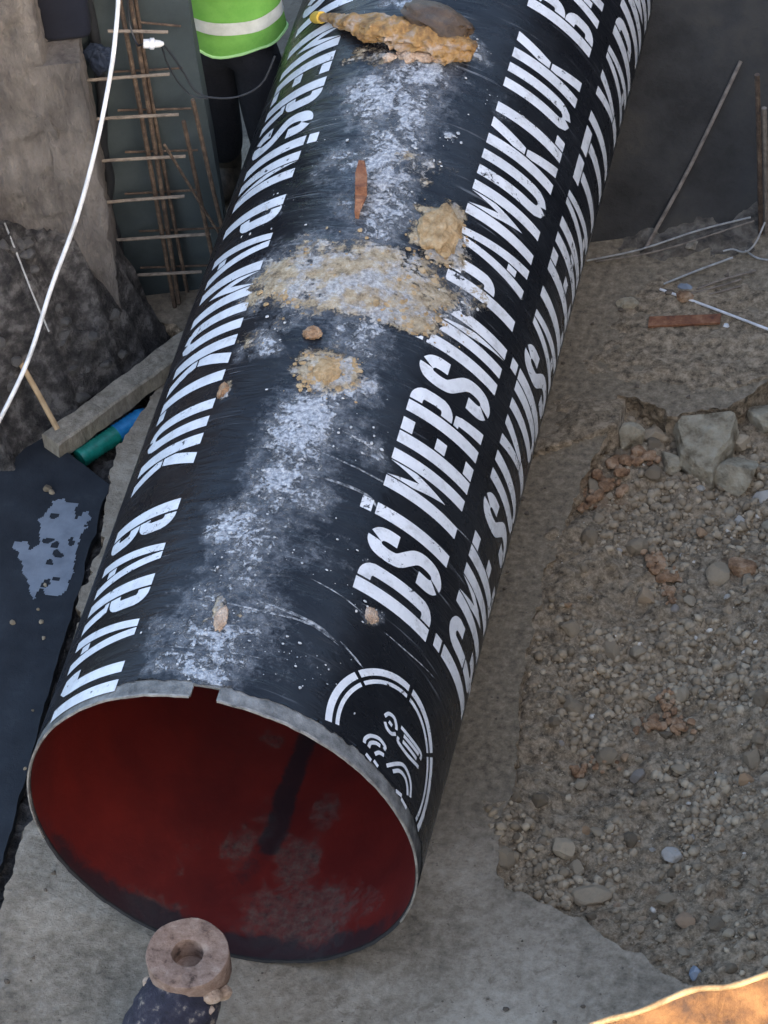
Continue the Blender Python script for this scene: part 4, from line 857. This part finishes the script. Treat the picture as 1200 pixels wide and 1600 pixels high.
v = np.array([q.co[:] for q in bm2.verts]); f = [[q.index for q in p_.verts] for p_ in bm2.faces]; bm2.free(); v += np.stack([fbm(v, 45, 3, 350 + k) - .5 for k in range(3)], 1) * .016
tag(make('rock', v, f, M_ROCK), 'biggest pale angular rock below the broken slab edge', 'rock')
for k, (x, y, a, b, c_, sd2, mt, lab) in enumerate(BIG):
    v, f = rock(3, (a * 1.25, b * 1.25, c_ * 1.25), sd2, .14, 1.6, 14); o = make('rock', np.array([x, y, bz(x, y) + c_ * .45]) + v, f, mt, None, a > .09 and False)
    tag(o, lab, 'rock')
def clay(x, y, parts, lab, seed):
    rt = empty('clay_patch', (x, y, bz(x, y)), lab, 'clay')
    r_ = random.Random(seed)
    for k, (dx_, dy_, s_) in enumerate(parts):
        for m in range(8):
            px_ = x + dx_ + r_.gauss(0, s_ * .55); py_ = y + dy_ + r_.gauss(0, s_ * .55); q = s_ * r_.uniform(.16, .55); v, f = rock(2, (q * r_.uniform(.8, 1.4), q, q * .75), seed + k * 7 + m, .6, 1.7, 3)
            make('lump', np.array([px_, py_, bz(px_, py_) + q * .5 + .008]) + v @ rotm(0, 0, r_.uniform(0, 6)).T, f, M_CLAY, rt)
rr = random.Random(5)
clay(.87, 2.55, [(.06, .12, .06), (.02, .05, .055), (-.03, -.03, .05), (-.06, -.1, .045), (.09, .14, .04), (.12, .15, .035), (.0, .0, .04), (-.08, -.16, .03)], 'streak of orange clay along the upper slab edge', 200)
clay(1.15, 2.08, [(.0, .0, .05), (.04, -.06, .035), (-.03, .07, .05), (-.07, .1, .035), (.05, .03, .03), (.06, -.12, .025)], 'orange brown clay clump in the upper gravel', 215)
clay(1.27, 1.42, [(-.03, -.03, .045), (.03, -.02, .045), (.0, .05, .035), (.07, -.04, .04), (.0, .1, .022), (-.08, -.05, .03)], 'orange clay clump in the middle of the gravel', 230)
clay(1.0, 1.12, [(0, 0, .035), (.05, .03, .03), (.1, .04, .03)], 'faint brown clay patch left of the middle clay clump', 240)
# 300 stones as parts of the bed
placed = []
for k in range(300):
    for _ in range(30):
        x = random.uniform(.80, 1.95); y = random.uniform(.22, 2.95)
        if y < .5 + (.9 - x) * .35 and x < 1.6: continue
        s_ = .014 + .036 * random.random() ** 2.4
        if x < 1.0 and random.random() < .45: continue
        if all((x - q[0]) ** 2 + (y - q[1]) ** 2 > (s_ + q[2]) ** 2 * .8 for q in placed): break
    placed.append((x, y, s_)); stone_child(bed, (x, y, bz(x, y) + s_ * .25), s_)
# the rest, too small to pick apart
B, FB = rock(1, (1, 1, 1), 301, .5, 1.2); base = [rock(1, (1.2, 1.0, .85), 300 + k, .35, 1.2, 9) for k in range(8)]
Vs = []; Fs = []; tn_ = []; o = 0; NG = 26000
gx = rng.uniform(.70, 2.2, NG); gy = rng.uniform(.1, 3.05, NG); gs = .0035 + .019 * rng.random(NG) ** 3.4
keepm = (rng.random(NG) < np.clip(.25 + (gx - .72) * 2.2, .2, 1)) & (gy > .5 + (.85 - gx) * .42 - .03)
patch = fbm(np.stack([gx, gy, 0 * gx], 1), 3.0, 4, 360); keepm &= (rng.random(NG) < .10 + .85 * sstep(.44, .60, patch)) | (gs < .0045)
gs = gs * np.where(patch > .52, 1.15, .85); gx = gx[keepm]; gy = gy[keepm]; gs = gs[keepm]
gz = bed_z(gx, gy); tone = rng.random(len(gx)) ** 1.15; tone = np.where(tone > .985, tone, .12 + tone * .76)
ang = rng.uniform(0, 6.28, (len(gx), 3))
for k in range(len(gx)):
    v, f = base[k % 8]; a, b = ang[k, 0], ang[k, 1]; ca, sa, cb, sb_ = math.cos(a), math.sin(a), math.cos(b), math.sin(b)
    Rz = np.array([[ca, -sa, 0], [sa, ca, 0], [0, 0, 1]]) @ np.array([[1, 0, 0], [0, cb, -sb_], [0, sb_, cb]])
    Vs.append(v @ Rz.T * gs[k] + (gx[k], gy[k], gz[k] + gs[k] * rng.uniform(-.25, .35))); Fs.append(f + o); o += len(v); tn_.append(np.full(len(v), tone[k]))
Vs = np.vstack(Vs); Fs = np.vstack(Fs); me = bpy.data.meshes.new('gravel'); me.vertices.add(len(Vs)); me.vertices.foreach_set('co', Vs.ravel().astype(np.float32))
me.loops.add(Fs.size); me.loops.foreach_set('vertex_index', Fs.ravel().astype(np.int32)); me.polygons.add(len(Fs)); me.polygons.foreach_set('loop_start', np.arange(0, Fs.size, 3, dtype=np.int32)); me.polygons.foreach_set('loop_total', np.full(len(Fs), 3, np.int32))
me.update(calc_edges=True); at = me.attributes.new('tone', 'FLOAT', 'POINT'); at.data.foreach_set('value', np.concatenate(tn_).astype(np.float32)); me.materials.append(M_STONEA)
go = bpy.data.objects.new('gravel', me); COL.objects.link(go); tag(go, 'fine grey brown gravel and grit filling the pit beside the pipe', 'gravel', kind='stuff')
# crumbs scattered over the slab
Vs = MB(); rr = random.Random(9)
for k in range(900):
    x = rr.uniform(-.92, 2.2); y = rr.uniform(-.75, 3.7)
    if .74 < x and .3 < y < 2.95: continue
    if x > .55 and rr.random() < .0: continue
    s_ = .002 + .012 * rr.random() ** 4
    if -.05 < y and abs(x) < .30: continue
    v, f = base[k % 8]; Vs.add(v * s_ + np.array([x, y, s_ * .3]), f)
cr = build(Vs, 'floor_crumbs', M_CRUMB); tag(cr, 'scattered dark crumbs and grit on the concrete floor', 'grit', kind='stuff')

# ================================================================== FOREGROUND
er = empty('eye_rod', (-.05, -.42, .0), 'clay coated steel eye on a muddy purple rod before the pipe mouth', 'eye rod')
ec = np.array([-.040, -.395, .50]); en = np.array([.05, -.06, 1.0]); en /= np.linalg.norm(en)
pr = [(.001, -.086), (.136, -.086), (.142, -.076), (.143, .032), (.140, .036), (.058, .037), (.054, .034), (.052, -.062), (.001, -.064)]
v, f = lathe(pr, ec, en, 48); v = np.array(v); v += np.stack([fbm(v, 24, 3, 250 + k) - .5 for k in range(3)], 1) * .009; make('eye', v, f, M_EYE, er, True)
pth = spline([ec - en * .06 + np.array([.0, -.04, -.02]), ec + np.array([-.03, -.10, -.15]), ec + np.array([-.10, -.2, -.30]), ec + np.array([-.22, -.34, -.50])], 8)
v, f = tube(pth, np.interp(np.linspace(0, 1, len(pth)), [0, .2, .5, 1], [.11, .135, .15, .15]), 40); v = np.array(v); v += np.stack([fbm(v, 20, 4, 260 + k) - .5 for k in range(3)], 1) * .035; make('rod', v, f, M_PURPLE, er, True)
for k, (dx_, dy_, dz_, s_) in enumerate([(-.13, -.06, -.08, .022), (-.10, -.11, -.10, .02), (.02, -.15, -.10, .022), (.12, -.06, -.09, .03), (.10, -.10, -.06, .03), (.0, -.145, -.07, .024), (-.06, -.14, -.09, .022), (.05, -.15, -.08, .02), (-.11, -.20, -.18, .018), (.085, -.13, -.1, .022)]):
    v, f = rock(3, (s_ * 1.2, s_, s_ * .8), 270 + k, .6, 1.6); make('mud_lump', ec + np.array([dx_, dy_, dz_]) + v, f, M_PINKMUD, er)
# sunlit rusty sheet at the near right
sh = empty('rusty_sheet', (2.2, -3.2, -.34), 'sunlit orange rusty steel sheet with a worn bright rim in the foreground', 'steel sheet')
tp = spline([(1.2, -3.62, 4.36), (1.6, -3.47, 4.40), (1.84, -3.36, 4.41), (1.984, -3.28, 4.40), (2.067, -3.208, 4.40), (2.155, -3.161, 4.40), (2.253, -3.09, 4.40), (2.331, -3.068, 4.40), (2.407, -3.023, 4.40), (2.52, -2.951, 4.40), (2.8, -2.84, 4.42), (3.2, -2.75, 4.40)], 8)
n = len(tp); lev = [0, .03, .08, .15, .25, .45, .8, 1.5, 2.5, 4.7]; V = []
nrm = np.gradient(tp, axis=0); nrm = np.stack([nrm[:, 1], -nrm[:, 0], 0 * nrm[:, 0]], 1); nrm /= np.linalg.norm(nrm, axis=1)[:, None]
for d_ in lev:
    for i in range(n): V.append(tp[i] + nrm[i] * (.32 * (1 - math.exp(-d_ * 2.2))) - np.array([0, 0, d_ + .006]))
V = np.array(V); V += np.stack([fbm(V, 9, 4, 280 + k) - .5 for k in range(3)], 1) * .05 * (np.repeat(lev, n) > .02)[:, None]
make('sheet', V, grid(n, len(lev)), M_SHEET, sh, True)
v, f = tube(tp, .005 + .004 * fbm(tp, 20, 2, 290), 8); make('rim', v, f, M_SHEETRIM, sh, True)
